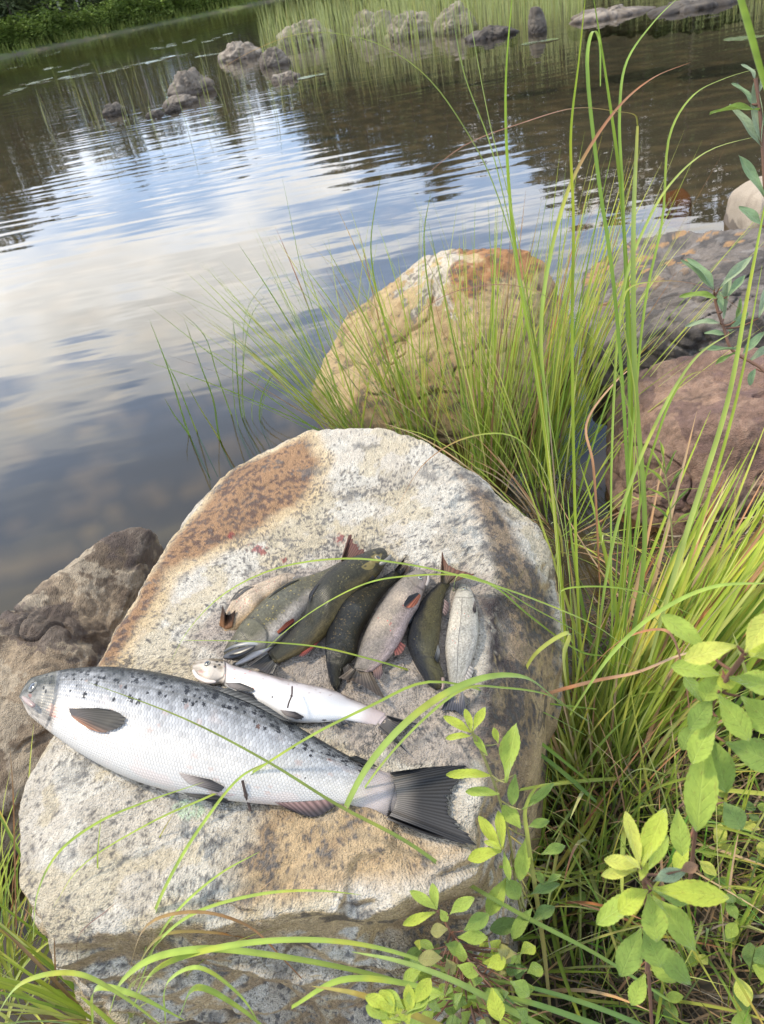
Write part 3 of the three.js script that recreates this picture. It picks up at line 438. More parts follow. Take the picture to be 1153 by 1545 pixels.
// --- the small salmon beside it
{
  const r = rng(43), NU = 120, NV = 30;
  const map = canvasTex(1024, 320, (u, v) => {
    const a = fbm(u * 14, v * 6, 11, 4), hk = sst(0.205, 0.185, u + 0.02 * Math.cos(v * 5));
    let c = mixc([0.14, 0.105, 0.085], [0.52, 0.465, 0.44], sst(0.06, 0.36, v + 0.12 * a)); c = mixc(c, [0.68, 0.65, 0.61], sst(0.25, 0.6, v));
    c = mixc(c, [0.40, 0.31, 0.29], sst(0.86, 0.95, u) * 0.8);
    const [, e] = scaleCell(u * NU, v * NV); c = c.map((q) => q * (1 - 0.22 * e * (1 - hk)));
    c = mixc(c, mixc([0.13, 0.095, 0.05], [0.52, 0.45, 0.37], sst(0.12, 0.6, v + 0.35 * a)), hk);
    return mixc(c, [0.10, 0.08, 0.07], sst(0.01, 0.003, Math.abs(u - 0.2 + 0.02 * Math.cos(v * 5))) * 0.8 * sst(0.2, 0.3, v));
  }, (st) => {
    for (const [u, v] of [[0.155, 0.36], [0.17, 0.44], [0.15, 0.5], [0.178, 0.34]]) st(u, v, 0.008, 0.03, [0.02, 0.02, 0.02], 0.95, 0.25);
    for (let i = 0; i < 60; i++) st(0.2 + 0.7 * r(), 0.05 + 0.4 * r() * r(), 0.003 + 0.002 * r(), 0.014, [0.25, 0.15, 0.12], 0.6, 0.8);
    for (let i = 0; i < 16; i++) st(0.2 + 0.25 * r(), 0.2 + 0.4 * r(), 0.004 + 0.006 * r(), 0.015, [0.55, 0.10, 0.07], 0.6, 0.8);
    st(0.09, 0.62, 0.03, 0.04, [0.45, 0.16, 0.13], 0.5, 0.8); st(0.5, 0.62, 0.006, 0.022, [0.02, 0.02, 0.02], 0.9); st(0.76, 0.93, 0.01, 0.04, [0.03, 0.025, 0.025], 0.9); st(0.66, 0.9, 0.006, 0.03, [0.05, 0.04, 0.035], 0.9);
  });
  const f = fish('small_salmon', 'slim white-bellied small fish with dark forked tail along the back of the big salmon', 'fish',
    [[289, 1002, 291, 1012], [300, 997, 301, 1025], [320, 995, 316, 1032], [340, 998, 334, 1031], [356, 1006, 350, 1043], [402, 1018, 396, 1068], [451, 1031, 432, 1086], [501, 1042, 478, 1089], [534, 1056, 520, 1087], [565, 1069, 552, 1092], [588, 1079, 571, 1098]],
    { slim: 1.0, nu: 180, nv: 64, ratio: 0.5, head: 0.19, mouth: 0.085, mouthV: 0.6, lift: 0.004, mat: fishMat(map, SCL(NU, NV, 1024, 384), { bs: 0.0004, r: 0.34, m: 0.12 }) });
  f.fin('tail_fin', [[584, 1079], [580, 1088], [570, 1098]], [[632, 1092], [599, 1109], [618, 1138]], rayCol([0.10, 0.09, 0.085], [0.04, 0.042, 0.046]), { n: 30, up: 0.004, end: 0.006, notch: 0.05 });
  f.fin('pectoral_fin', [[339, 1030], [343, 1033], [345, 1036]], [[362, 1030], [378, 1036], [385, 1041], [376, 1044], [360, 1042]], rayCol([0.34, 0.3, 0.28], [0.05, 0.05, 0.05]), { n: 12, up: 0.004 });
  f.fin('pectoral_fin', [[314, 1033], [330, 1036], [350, 1041]], [[356, 1054], [392, 1068], [382, 1046]], rayCol([0.06, 0.062, 0.068], [0.035, 0.037, 0.042]), { n: 18, up: 0.003, end: 0.022 });
  f.fin('pelvic_fin', [[423, 1071], [426, 1075], [430, 1079]], [[446, 1074], [459, 1082], [448, 1086]], rayCol([0.35, 0.3, 0.27], [0.05, 0.045, 0.045]), { n: 10, up: 0.003 });
  f.fin('anal_fin', [[500, 1087], [512, 1088], [522, 1087]], [[506, 1094], [516, 1095], [528, 1090]], rayCol([0.2, 0.18, 0.17], [0.07, 0.07, 0.075]), { n: 10, up: 0.002, end: 0.004 });
  f.eye(313, 1001, 5, [0.25, 0.23, 0.17]);
  f.rod('lower_jaw', [[291, 1010, 2, 0.018], [298, 1021, 3.2, 0.02], [312, 1028, 3.6, 0.022], [326, 1029, 2.6, 0.022]], [0.62, 0.52, 0.45], 0.7);
}
// --- brook trout
function troutMap(seed, { back, flank, belly, b0 = 0.12, b1 = 0.5, c0 = 0.62, c1 = 0.85, worm = 0.4, yellow = 40, ycol = [0.55, 0.40, 0.08], red = 0, line = 0, headDark = 0.3, hd = 0.2, cheek, NU = 110, NV = 34, edge = 0.25 }) {
  const r = rng(seed);
  return canvasTex(768, 288, (u, v) => {
    const a = fbm(u * 12, v * 6, seed, 4), w = sst(0.14, 0.0, Math.abs(noise(u * 46, v * 17, seed + 2) + 0.25 * a)), hk = sst(hd * 1.08, hd * 0.95, u + 0.02 * Math.cos(v * 5));
    let c = mixc(back, flank, sst(b0, b1, v + 0.06 * a)); c = mixc(c, belly, sst(c0, c1, v + 0.05 * a));
    const [, e, sid] = scaleCell(u * NU, v * NV); c = c.map((q) => q * (1 - (edge + 0.15) * e * (1 - hk)) * (1 + 0.5 * sid * (1 - hk)));
    c = mixc(c, flank.map((q) => q * 1.7), w * worm * sst(0.5, 0.1, v) * (1 - hk));
    if (line) c = mixc(c, [0.10, 0.09, 0.08], sst(0.011, 0.004, Math.abs(v - 0.47)) * line * sst(0.2, 0.24, u));
    c = mixc(c, mixc(back, flank.map((q) => q * 1.15), sst(0.1, 0.5, v + 0.2 * a)), hk * headDark); c = mixc(c, [0.02, 0.018, 0.016], sst(0.014, 0.004, Math.abs(u - hd * (1.0 + 0.10 * Math.cos((v - 0.55) * 5.2) - 0.16 * sst(0.62, 1, v)) - 0.004)) * 0.55 * sst(0.15, 0.3, v) * (0.7 + 0.6 * noise(u * 80, v * 14, 3))); c = mixc(c, [0.02, 0.018, 0.016], sst(0.008, 0.002, Math.abs(u - hd * 0.72 - 0.02 * Math.sin(v * 7))) * 0.5 * sst(0.3, 0.4, v) * sst(0.85, 0.7, v)); c = mixc(c, [0.02, 0.016, 0.014], sst(0.02, 0.006, Math.abs(v - 0.6 - (hd * 0.45 - u) * 1.2)) * sst(hd * 0.62, hd * 0.5, u) * 0.8);
    const g = 1 + 0.3 * noise(u * 70, v * 26, seed + 5) + 0.22 * noise(u * 160, v * 60, seed + 8) + 0.25 * a; return c.map((q) => q * g);
  }, (st) => {
    for (let i = 0; i < yellow * 2; i++) { const s = 0.45 + 0.75 * r(); st(0.23 + 0.65 * r(), 0.2 + 0.48 * r(), 0.0046 * s, 0.014 * s, ycol, 0.16 + 0.3 * r(), 0.5); }
    if (cheek) { st(hd * 0.72, 0.55, 0.05, 0.14, cheek, 0.5, 0.7); st(hd * 1.15, 0.62, 0.05, 0.1, cheek, 0.5, 0.9); }
    for (let i = 0; i < red; i++) st(0.28 + 0.55 * r(), 0.35 + 0.3 * r(), 0.004, 0.013, [0.5, 0.05, 0.04], 0.8, 0.2);
  });
}
const troutBump = SCL(110, 34, 768, 320);
const redFin = (i, j) => i < 0.22 ? [0.45, 0.42, 0.38] : i < 0.42 ? [0.03, 0.03, 0.03] : mixc([0.48, 0.12, 0.05], [0.25, 0.06, 0.04], j);
{ // A
  const f = fish('brook_trout', 'smallest trout, tan with its dark orange tail curled up, leftmost of the row', 'fish',
    [[451, 869, 451, 876], [444, 867, 441, 883], [433, 866, 428, 890], [416, 872, 416, 903], [392, 882, 399, 915], [366, 894, 385, 935], [350, 912, 366, 946], [338, 930, 355, 953], [328, 939, 338, 955]],
    { ratio: 0.6, head: 0.2, mat: fishMat(troutMap(3, { back: [0.11, 0.10, 0.09], flank: [0.47, 0.36, 0.25], belly: [0.55, 0.36, 0.18], b0: 0.02, b1: 0.28, worm: 0.1, yellow: 14, red: 22, headDark: 0.75, line: 0.5 }), troutBump, { r: 0.32 }) });
  f.fin('tail_fin', [[331, 944], [341, 949], [350, 947]], [[336, 911], [343, 927], [356, 920]], rayCol([0.22, 0.10, 0.04], [0.05, 0.03, 0.022]), { n: 20, up: 0.006, end: 0.03, notch: 0.06 });
  f.fin('dorsal_fin', [[384, 885], [372, 891], [356, 904]], [[372, 884], [358, 892], [346, 908]], rayCol([0.10, 0.09, 0.08], [0.045, 0.042, 0.04]), { n: 16, up: 0.003, end: 0.008 });
  f.eye(444, 873, 2.6);
}
{ // B
  const f = fish('brook_trout', 'olive trout with an open mouth and white lower jaw, second from the left', 'fish',
    [[336, 988, 341, 996], [342, 975, 360, 994], [351, 963, 384, 988], [364, 943, 409, 977], [390, 915, 434, 957], [413, 895, 456, 935], [440, 879, 478, 912], [464, 871, 498, 892], [490, 860, 512, 876], [516, 846, 530, 858]],
    { ratio: 0.55, head: 0.255, mouth: 0.14, mouthV: 0.62, mat: fishMat(troutMap(4, { back: [0.018, 0.019, 0.017], flank: [0.088, 0.08, 0.048], belly: [0.42, 0.36, 0.29], b0: 0.02, b1: 0.3, c0: 0.56, c1: 0.82, yellow: 60, worm: 0.35, headDark: 0.5, hd: 0.255 }), troutBump) });
  f.fin('tail_fin', [[514, 846], [521, 853], [530, 857]], [[528, 801], [541, 822], [559, 832]], rayCol([0.13, 0.075, 0.05], [0.14, 0.06, 0.045]), { n: 24, up: 0.006, end: 0.012, notch: 0.16 });
  f.fin('pectoral_fin', [[418, 953], [420, 956], [423, 958]], [[432, 939], [442, 933], [445, 937], [438, 948], [430, 955]], (i, j) => redFin(1 - i, j).map((v) => v), { n: 12, up: 0.004 });
  f.fin('dorsal_fin', [[404, 903], [420, 892], [438, 881]], [[415, 892], [436, 879], [452, 874]], rayCol([0.06, 0.06, 0.055], [0.035, 0.036, 0.034]), { n: 16, up: 0.003, end: 0.012 });
  f.rod('lower_jaw', [[414, 970, 5, 0.012], [398, 980, 6.5, 0.013], [378, 991, 5.5, 0.012], [363, 999, 3.6, 0.01], [355, 1003, 1.6, 0.008]], (t, a) => mixc([0.55, 0.5, 0.46], [0.48, 0.44, 0.4], t), 0.75);
  f.rod('mouth', [[337, 991, 4, 0.016], [350, 988, 8, 0.02], [366, 983, 7.5, 0.024], [386, 974, 3, 0.03]], [0.012, 0.009, 0.009], 0.5);
  f.rod('upper_jaw', [[337, 984, 2.6, 0.03], [352, 976, 3.2, 0.042], [374, 971, 3.2, 0.047], [390, 972, 2, 0.045]], (t) => mixc([0.05, 0.05, 0.048], [0.3, 0.29, 0.26], sst(0.2, 0.8, t)), 0.6);
  f.eye(357, 968, 3.6, [0.14, 0.12, 0.07]);
}
{ // C
  const f = fish('brook_trout', 'dark olive trout, head up at the right, tail fanned out below the open mouth', 'fish',
    [[582, 829, 587, 840], [569, 829, 583, 850], [547, 838, 570, 868], [518, 850, 549, 886], [493, 867, 525, 914], [474, 892, 503, 944], [462, 927, 482, 966], [441, 951, 459, 983], [422, 969, 438, 993], [403, 985, 416, 1004]],
    { ratio: 0.62, lift: 0.012, roll: 0.15, head: 0.17, mouth: 0.09, mat: fishMat(troutMap(5, { back: [0.012, 0.013, 0.015], flank: [0.038, 0.034, 0.019], belly: [0.11, 0.08, 0.03], b0: 0.12, b1: 0.5, yellow: 40, ycol: [0.3, 0.24, 0.08], worm: 0.3, headDark: 0.5, hd: 0.17, cheek: [0.34, 0.26, 0.08] }), troutBump, { r: 0.2, bs: 0.0012 }) });
  f.fin('tail_fin', [[403, 983], [409, 994], [418, 1003]], [[371, 1005], [390, 1011], [411, 1020]], rayCol([0.09, 0.085, 0.075], [0.055, 0.05, 0.048]), { n: 22, up: 0.004, end: 0.006, notch: 0.08 });
  f.fin('dorsal_fin', [[482, 880], [474, 893], [469, 905]], [[474, 886], [466, 898], [468, 909]], rayCol([0.05, 0.05, 0.055], [0.025, 0.026, 0.03]), { n: 12, up: 0.004, end: 0.04 });
  f.fin('anal_fin', [[482, 967], [468, 976], [456, 984]], [[474, 978], [459, 990], [451, 990]], rayCol([0.3, 0.06, 0.04], [0.16, 0.05, 0.045]), { n: 12, up: 0.003, end: 0.006 });
  f.fin('pectoral_fin', [[562, 868], [566, 871], [568, 875]], [[552, 882], [556, 888], [561, 886]], rayCol([0.07, 0.06, 0.05], [0.03, 0.03, 0.03]), { n: 10, up: 0.003 });
  f.rod('lower_jaw', [[572, 852, 3.5, 0.04], [582, 847, 4, 0.042], [588, 841, 2.8, 0.042], [590, 837, 1.4, 0.042]], [0.14, 0.125, 0.10], 0.8);
  f.eye(570, 842, 5.4, [0.34, 0.27, 0.11]);
}
{ // D
  const f = fish('brook_trout', 'black-backed trout lying on its belly with its nose down, fourth of the row', 'fish',
    [[504, 1043, 510, 1042], [498, 1030, 515, 1030], [492, 1003, 519, 1010], [490, 975, 538, 988], [493, 945, 545, 958], [503, 918, 559, 932], [522, 900, 574, 904], [562, 880, 591, 884], [594, 860, 612, 868]],
    { ratio: 0.66, lift: 0.006, roll: 0.5, head: 0.24, mat: fishMat(troutMap(6, { back: [0.01, 0.011, 0.013], flank: [0.022, 0.019, 0.009], belly: [0.04, 0.03, 0.015], yellow: 90, ycol: [0.26, 0.17, 0.06], worm: 0.3 }), troutBump, { r: 0.18, bs: 0.0012 }) });
  f.fin('tail_fin', [[594, 860], [602, 864], [611, 868]], [[620, 831], [610, 846], [622, 857]], rayCol([0.05, 0.04, 0.03], [0.07, 0.045, 0.03]), { n: 18, up: 0.005, end: 0.012 });
  f.fin('dorsal_fin', [[534, 890], [526, 897], [519, 903]], [[530, 882], [520, 890], [514, 899]], rayCol([0.03, 0.03, 0.035], [0.02, 0.02, 0.024]), { n: 12, up: 0.004, end: 0.03 });
  f.fin('pectoral_fin', [[517, 1008], [521, 1004], [525, 1000]], [[524, 1032], [530, 1026], [534, 1010]], rayCol([0.04, 0.035, 0.03], [0.1, 0.07, 0.05]), { n: 12, up: 0.003, end: 0.006 });
}
{ // E
  const f = fish('brook_trout', 'grey pink-bellied trout in the middle of the row with its brown tail at the bottom', 'fish',
    [[643, 863, 647, 870], [630, 861, 645, 880], [611, 870, 639, 896], [596, 883, 633, 914], [577, 908, 621, 934], [559, 936, 610, 960], [544, 969, 597, 983], [537, 994, 580, 1001], [532, 1012, 559, 1016]],
    { ratio: 0.55, lift: 0.014, head: 0.2, mat: fishMat(troutMap(7, { back: [0.07, 0.066, 0.056], flank: [0.23, 0.19, 0.15], belly: [0.40, 0.30, 0.265], b0: 0.02, b1: 0.35, c0: 0.55, yellow: 12, ycol: [0.42, 0.35, 0.2], red: 6, worm: 0.15, edge: 0.4 }), troutBump, { r: 0.33, m: 0.2, bs: 0.0008 }) });
  f.fin('tail_fin', [[531, 1008], [545, 1014], [560, 1014]], [[510, 1023], [547, 1035], [583, 1058]], rayCol([0.16, 0.125, 0.09], [0.075, 0.055, 0.04]), { n: 24, up: 0.005, end: 0.008, notch: 0.06 });
  f.fin('pectoral_fin', [[630, 894], [633, 896], [635, 899]], [[617, 899], [609, 911], [613, 917], [622, 917], [630, 910]], (i, j) => i < 0.5 ? [0.025, 0.026, 0.03] : [0.42, 0.13, 0.07], { n: 12, up: 0.004 });
  f.fin('pelvic_fin', [[604, 968], [600, 976], [595, 982]], [[613, 974], [606, 986], [596, 990]], rayCol([0.3, 0.09, 0.07], [0.22, 0.09, 0.07]), { n: 10, up: 0.003, end: 0.006 });
  f.fin('anal_fin', [[576, 1002], [570, 1007], [563, 1012]], [[578, 1016], [572, 1026], [564, 1020]], rayCol([0.2, 0.12, 0.1], [0.12, 0.08, 0.075]), { n: 10, up: 0.003, end: 0.006 });
  f.rod('lower_jaw', [[643, 884, 2.4, 0.026], [646, 875, 2.2, 0.026], [646, 867, 1.2, 0.026]], [0.33, 0.28, 0.24], 0.8);
  f.eye(634, 872, 3.4);
}
{ // F
  const f = fish('brook_trout', 'olive trout with a blue-grey back and its tail up, beside the palest trout', 'fish',
    [[655, 1040, 664, 1042], [646, 1034, 670, 1036], [634, 1018, 671, 1018], [620, 993, 665, 1000], [613, 969, 664, 974], [618, 941, 667, 942], [632, 913, 670, 906], [648, 893, 675, 890], [664, 877, 681, 881]],
    { ratio: 0.58, lift: 0.004, roll: 0.42, head: 0.22, mat: fishMat(troutMap(8, { back: [0.015, 0.016, 0.019], flank: [0.068, 0.058, 0.024], belly: [0.12, 0.095, 0.045], b0: 0.2, b1: 0.45, yellow: 10, ycol: [0.3, 0.24, 0.08], worm: 0.15 }), troutBump, { r: 0.2, bs: 0.0012 }) });
  f.fin('tail_fin', [[664, 878], [672, 880], [681, 880]], [[667, 829], [679, 853], [718, 866]], rayCol([0.12, 0.09, 0.055], [0.15, 0.07, 0.042]), { n: 22, up: 0.005, end: 0.01, notch: 0.08 });
  f.fin('dorsal_fin', [[632, 916], [625, 928], [620, 940]], [[624, 914], [616, 930], [617, 942]], rayCol([0.04, 0.042, 0.05], [0.025, 0.026, 0.03]), { n: 12, up: 0.003, end: 0.02 });
  f.fin('pectoral_fin', [[661, 972], [663, 978], [664, 984]], [[655, 992], [660, 1000], [664, 996]], rayCol([0.3, 0.28, 0.25], [0.03, 0.03, 0.03]), { n: 10, up: 0.003 });
  f.fin('anal_fin', [[671, 904], [670, 914], [668, 924]], [[678, 910], [677, 922], [672, 930]], rayCol([0.3, 0.2, 0.17], [0.15, 0.10, 0.09]), { n: 10, up: 0.003, end: 0.008 });
  f.rod('lower_jaw', [[668, 1022, 2.6, 0.016], [669, 1033, 2.4, 0.015], [667, 1041, 1.4, 0.014]], [0.2, 0.13, 0.10], 0.8);
}
{ // G
  const f = fish('brook_trout', 'palest trout, cream-silver with a thin dark side line, rightmost of the row', 'fish',
    [[694, 880, 704, 882], [688, 891, 713, 894], [681, 913, 720, 912], [674, 946, 724, 942], [670, 978, 721, 974], [673, 1008, 713, 998], [676, 1028, 706, 1018], [679, 1046, 699, 1044]],
    { ratio: 0.55, lift: 0, head: 0.16, mat: fishMat(troutMap(9, { back: [0.26, 0.24, 0.2], flank: [0.42, 0.38, 0.31], belly: [0.52, 0.47, 0.40], b0: 0.0, b1: 0.2, yellow: 12, ycol: [0.5, 0.42, 0.25], red: 6, worm: 0.1, line: 0.8, headDark: 0.2, edge: 0.35 }), troutBump, { r: 0.33, m: 0.15 }) });
  f.fin('tail_fin', [[679, 1043], [689, 1046], [699, 1043]], [[664, 1074], [686, 1074], [706, 1086]], rayCol([0.20, 0.19, 0.2], [0.07, 0.07, 0.085]), { n: 22, up: 0.004, end: 0.006, notch: 0.1 });
  f.fin('pectoral_fin', [[716, 906], [718, 910], [719, 915]], [[713, 920], [716, 925], [719, 923]], rayCol([0.25, 0.2, 0.17], [0.05, 0.04, 0.04]), { n: 10, up: 0.003 });
  f.fin('anal_fin', [[709, 1004], [704, 1016], [700, 1028]], [[716, 1008], [711, 1024], [702, 1034]], rayCol([0.42, 0.38, 0.34], [0.25, 0.24, 0.22]), { n: 12, up: 0.003, end: 0.006 });
  f.eye(700, 888, 3.2);
}

// ---------------------------------------------------------------- grass
const W = (x, y, dist) => EYEP.clone().addScaledVector(ray(x, y), dist);
const bladeMat = new THREE.MeshPhysicalMaterial({ vertexColors: true, roughness: 0.92, transmission: 0.42, thickness: 0, specularIntensity: 0.5 });
const dryMat = new THREE.MeshStandardMaterial({ vertexColors: true, roughness: 0.85 });
const GREEN = [[0.23, 0.35, 0.04], [0.28, 0.40, 0.05], [0.33, 0.43, 0.07], [0.18, 0.30, 0.045], [0.38, 0.44, 0.08], [0.42, 0.47, 0.14]], STRAW = [0.42, 0.31, 0.17], RUST = [0.33, 0.15, 0.06], GOLD = [0.45, 0.32, 0.06];
// one blade: a folded ribbon along points, w metres wide at its widest
function bladeArrays(pts, w, { c0 = [0.2, 0.3, 0.04], c1, tip, tipAt = 0.7, fold = 0.3, twist = 0, seg = 16, spin = 0, round = false, blunt = 0 } = {}, out = { pos: [], idx: [], col: [] }) {
  const cv = new THREE.CatmullRomCurve3(pts, false, 'centripetal'), P0 = pts[0], P1 = pts[pts.length - 1], lean = new V3(P1.x - P0.x, 0, P1.z - P0.z); if (lean.length() < 0.02) lean.set(0.3, 0, 0.7); lean.normalize();
  const side0 = new V3(-lean.z, 0, lean.x), o = out.pos.length / 3, nn = round ? 4 : 3;
  for (let i = 0; i <= seg; i++) {
    const t = i / seg, p = cv.getPoint(t), T = cv.getTangent(t), s = side0.clone().addScaledVector(T, -side0.dot(T)).normalize(); s.applyAxisAngle(T, twist + spin * t); const n = new V3().crossVectors(s, T);
    const k = w * 0.5 * Math.min(1, 0.55 + t * 2.2) * Math.pow(Math.max(0, 1 - Math.pow(t, 2.2)), 0.75) + w * 0.02 + blunt * w * 0.2;
    if (round) for (let j = 0; j < 4; j++) { const a = j * 1.5708; const q = p.clone().addScaledVector(s, Math.cos(a) * k).addScaledVector(n, Math.sin(a) * k); out.pos.push(q.x, q.y, q.z); }
    else for (const j of [-1, 0, 1]) { const q = p.clone().addScaledVector(s, j * k).addScaledVector(n, (j ? 1 : -1) * fold * k * 0.6); out.pos.push(q.x, q.y, q.z); }
    let c = c1 ? mixc(c0, c1, t) : c0; if (c[1] > c[0]) c = [Math.min(c[0] * 1.06, c[1] * 0.97), c[1] * 1.02, c[2] * 0.92]; if (tip) c = mixc(c, tip, sst(tipAt - 0.12, tipAt + 0.12, t)); const g = 0.95 + 0.3 * noise(t * 14 + w * 4000, p.x * 60, p.z * 60), yl = 0.22 * sst(0.1, 0.5, noise(t * 5 + w * 900, p.x * 20, 4)); c = [c[0] * (1 + yl), c[1], c[2] * (1 - yl)];
    for (let j = 0; j < nn; j++) { const v = g * (nn === 3 && j === 1 ? 1.12 : 1); out.col.push(c[0] * v * (j === 0 ? 0.86 : 1), c[1] * v * (j === 0 ? 0.88 : 1), c[2] * v); }
    if (i < seg) { const a = o + i * nn; for (let j = 0; j < (round ? 4 : 2); j++) { const b = a + j, d = round ? a + (j + 1) % 4 : a + j + 1; out.idx.push(b, d, b + nn, d, d + nn, b + nn); } }
  }
  return out;
}
const blade = (parent, pts, w, o = {}, nm = 'blade') => { const b = bladeArrays(pts, w, o); return mesh(nm, build(b.pos, b.idx, b.col, null, parent.position), o.dry ? dryMat : bladeMat, parent); };
// a free-growing blade: it leaves the base at an angle from the vertical and bends over with its own weight
function grow(b, az, lean, len, bend, wob = 0) { const pts = [b.clone()], p = b.clone(); let th = lean, a = az; for (let i = 0; i < 6; i++) { const l = len / 6; p.x += Math.sin(th) * Math.cos(a) * l; p.y += Math.cos(th) * l; p.z += Math.sin(th) * Math.sin(a) * l; pts.push(p.clone()); th = Math.min(th + bend * (0.25 + i * 0.22), 2.5); a += wob; } return pts; }
function tuft(name, label, at, n, o, seed, group) {
  const r = rng(seed), t = thing(name, label, 'grass', at, group), N = () => (r() + r() + r()) / 1.5 - 1;
  for (let i = 0; i < n; i++) {
    const b = at.clone().add(new V3(N() * o.sx, 0, N() * o.sz)); b.y = at.y - 0.02 + (o.gy ? o.gy(b.x, b.z) - at.y : 0);
    const out = Math.atan2(b.z - at.z + 1e-4, b.x - at.x), az = o.az !== undefined && r() < (o.bias ?? 0.7) ? o.az + N() * (o.spread ?? 0.9) : out + N() * 1.2;
    const dead = r() < (o.dead ?? 0.08), gl = r() < 0.12, c0 = dead ? mixc(STRAW, RUST, r()) : GREEN[Math.floor(r() * 6)].map((v) => v * (o.dim ?? 1)), len = lerp(o.len[0], o.len[1], r());
    blade(t, grow(b, az, lerp(o.lean[0], o.lean[1], r()), len, lerp(o.bend[0], o.bend[1], r() * r()), N() * 0.08), lerp(o.w[0], o.w[1], r()), { c0: c0.map((v) => v * (dead ? 1 : 0.95)), c1: dead ? c0 : c0.map((v, k) => v * (k === 0 ? 1.25 : 1.12)), tip: !dead && gl ? (r() < 0.5 ? RUST : GOLD) : undefined, tipAt: 0.6 + 0.3 * r(), twist: N() * (o.tw ?? 0.9), spin: N() * 1.2, seg: o.seg ?? 11, dry: dead, fold: 0.35 });
  }
  return t;
}
const tr = (parent, list, D, wpx, o = {}, nm) => { const pts = list.map(([x, y, d], i) => Q(x, y, d ?? (Array.isArray(D) ? lerp(D[0], D[1], i / (list.length - 1)) : D))); const m = pts[Math.floor(pts.length / 2)].distanceTo(EYEP); for (const k of ['c0', 'c1']) if (o[k] && o[k][1] > o[k][0]) o = { ...o, [k]: o[k].map((v) => v * 1.25) }; return blade(parent, pts, wpx / F * m * (o.ww ?? 0.72), { seg: 30, ...o }, nm); };
const gnd = (x, z) => ground(x, z);

// fine grass between the boulders
{
  const o = { sx: 0.10, sz: 0.09, w: [0.003, 0.0056], bend: [0.01, 0.09], seg: 10, dead: 0.06, dim: 1.05 };
  tuft('grass_tuft', 'fine grass tuft leaning left in front of the tan orange boulder', P(535, 660, 0.0), 75, { ...o, len: [0.4, 0.78], lean: [0.12, 0.85], az: Math.PI + 0.25, spread: 0.8, bias: 0.8 }, 101);
  tuft('grass_tuft', 'upright fine grass tuft in front of the middle of the tan orange boulder', P(630, 680, 0.0), 75, { ...o, len: [0.42, 0.8], lean: [0.03, 0.42], az: Math.PI + 0.1, bias: 0.55 }, 102);
  tuft('grass_tuft', 'thickest fine grass tuft just behind the right edge of the pale boulder', P(735, 715, 0.0), 140, { ...o, len: [0.42, 0.82], lean: [0.02, 0.4], az: -0.4, spread: 1.4, bias: 0.5 }, 103);
  tuft('grass_tuft', 'fine grass tuft arching to the right against the dark flat boulder', P(810, 720, 0.0), 160, { ...o, sx: 0.13, len: [0.5, 0.95], lean: [0.1, 0.75], az: -0.35, spread: 0.7, bias: 0.8, bend: [0.01, 0.1] }, 104);
  tuft('grass_tuft', 'low tangled grass with dry strands in the gap beside the maroon boulder', P(845, 800, 0.02), 70, { ...o, sx: 0.12, sz: 0.16, len: [0.25, 0.55], lean: [0.3, 1.2], dead: 0.45, bend: [0.1, 0.35] }, 105);
  const g = scene.children.find((c) => c.name === 'grass_tuft_002');
  const brn = { c0: [0.2, 0.28, 0.04], tip: RUST, tipAt: 0.35 };
  tr(g, [[660, 680, 2.05], [560, 575, 2.02], [470, 490, 2.0], [400, 410, 1.95], [335, 350, 1.9]].slice(0, 4), 2, 4.5); tr(g, [[600, 660, 2.05], [520, 560, 2.0], [470, 460, 2.0], [425, 265, 1.95]], 2, 4.5);
  tr(g, [[560, 650, 2.1], [500, 580, 2.1], [430, 525, 2.1], [330, 470, 2.1], [240, 430, 2.1]], 2.1, 4); tr(g, [[640, 670, 2.1], [590, 520, 2.1], [560, 380, 2.1], [575, 260, 2.1]], 2.1, 4);
  tr(g, [[690, 690, 2.1], [660, 520, 2.1], [640, 360, 2.1], [650, 290, 2.1]], 2.1, 4);
  tr(g, [[520, 655, 2.1], [470, 630, 2.1], [420, 600, 2.1], [355, 560, 2.1]], 2.1, 5, { c0: [0.25, 0.25, 0.06], c1: RUST });
}
// reeds standing in the water at the left
{
  const stems = [[[286, 657], [254, 557], [225, 481]], [[297, 652], [268, 580], [244, 531]], [[284, 655], [262, 625], [248, 600]], [[332, 664], [322, 604], [305, 557], [278, 481]], [[330, 662], [303, 618], [279, 574]], [[349, 626], [327, 563], [308, 506], [273, 470]], [[360, 642], [352, 579], [352, 484]], [[366, 631], [358, 560], [355, 509], [351, 480]], [[368, 628], [367, 547], [373, 468], [416, 406]], [[370, 630], [371, 515], [383, 470], [400, 446]], [[381, 634], [387, 582], [416, 525]], [[393, 633], [403, 579], [441, 522]], [[395, 628], [412, 573], [470, 512]], [[392, 634], [398, 590], [425, 550], [436, 540]]];
  const lab = ['thin green reeds at the far left of the reed row in the water', 'thin green reeds in the middle of the reed row in the water', 'short green reeds nearest the tan orange boulder in the water'];
  const cl = [[0, 1, 2, 3, 4], [5, 6, 7, 8, 9], [10, 11, 12, 13]];
  cl.forEach((ids, k) => {
    const b0 = P(...stems[ids[0]][0], 0), t = thing('reed_clump', lab[k], 'reeds', b0);
    for (const i of ids) { const s = stems[i], b = P(s[0][0], s[0][1], 0), D = -b.z, pts = [b.clone().add(new V3(0.02, -0.2, 0.0)), b, ...s.slice(1).map(([x, y], j) => Q(x, y, D + 0.02 * (j + 1)))]; blade(t, pts, 0.0062, { c0: i === 4 ? [0.33, 0.30, 0.04] : [0.13, 0.22, 0.04], c1: [0.17, 0.27, 0.06], seg: 20, fold: 0.5 }); }
  });
}
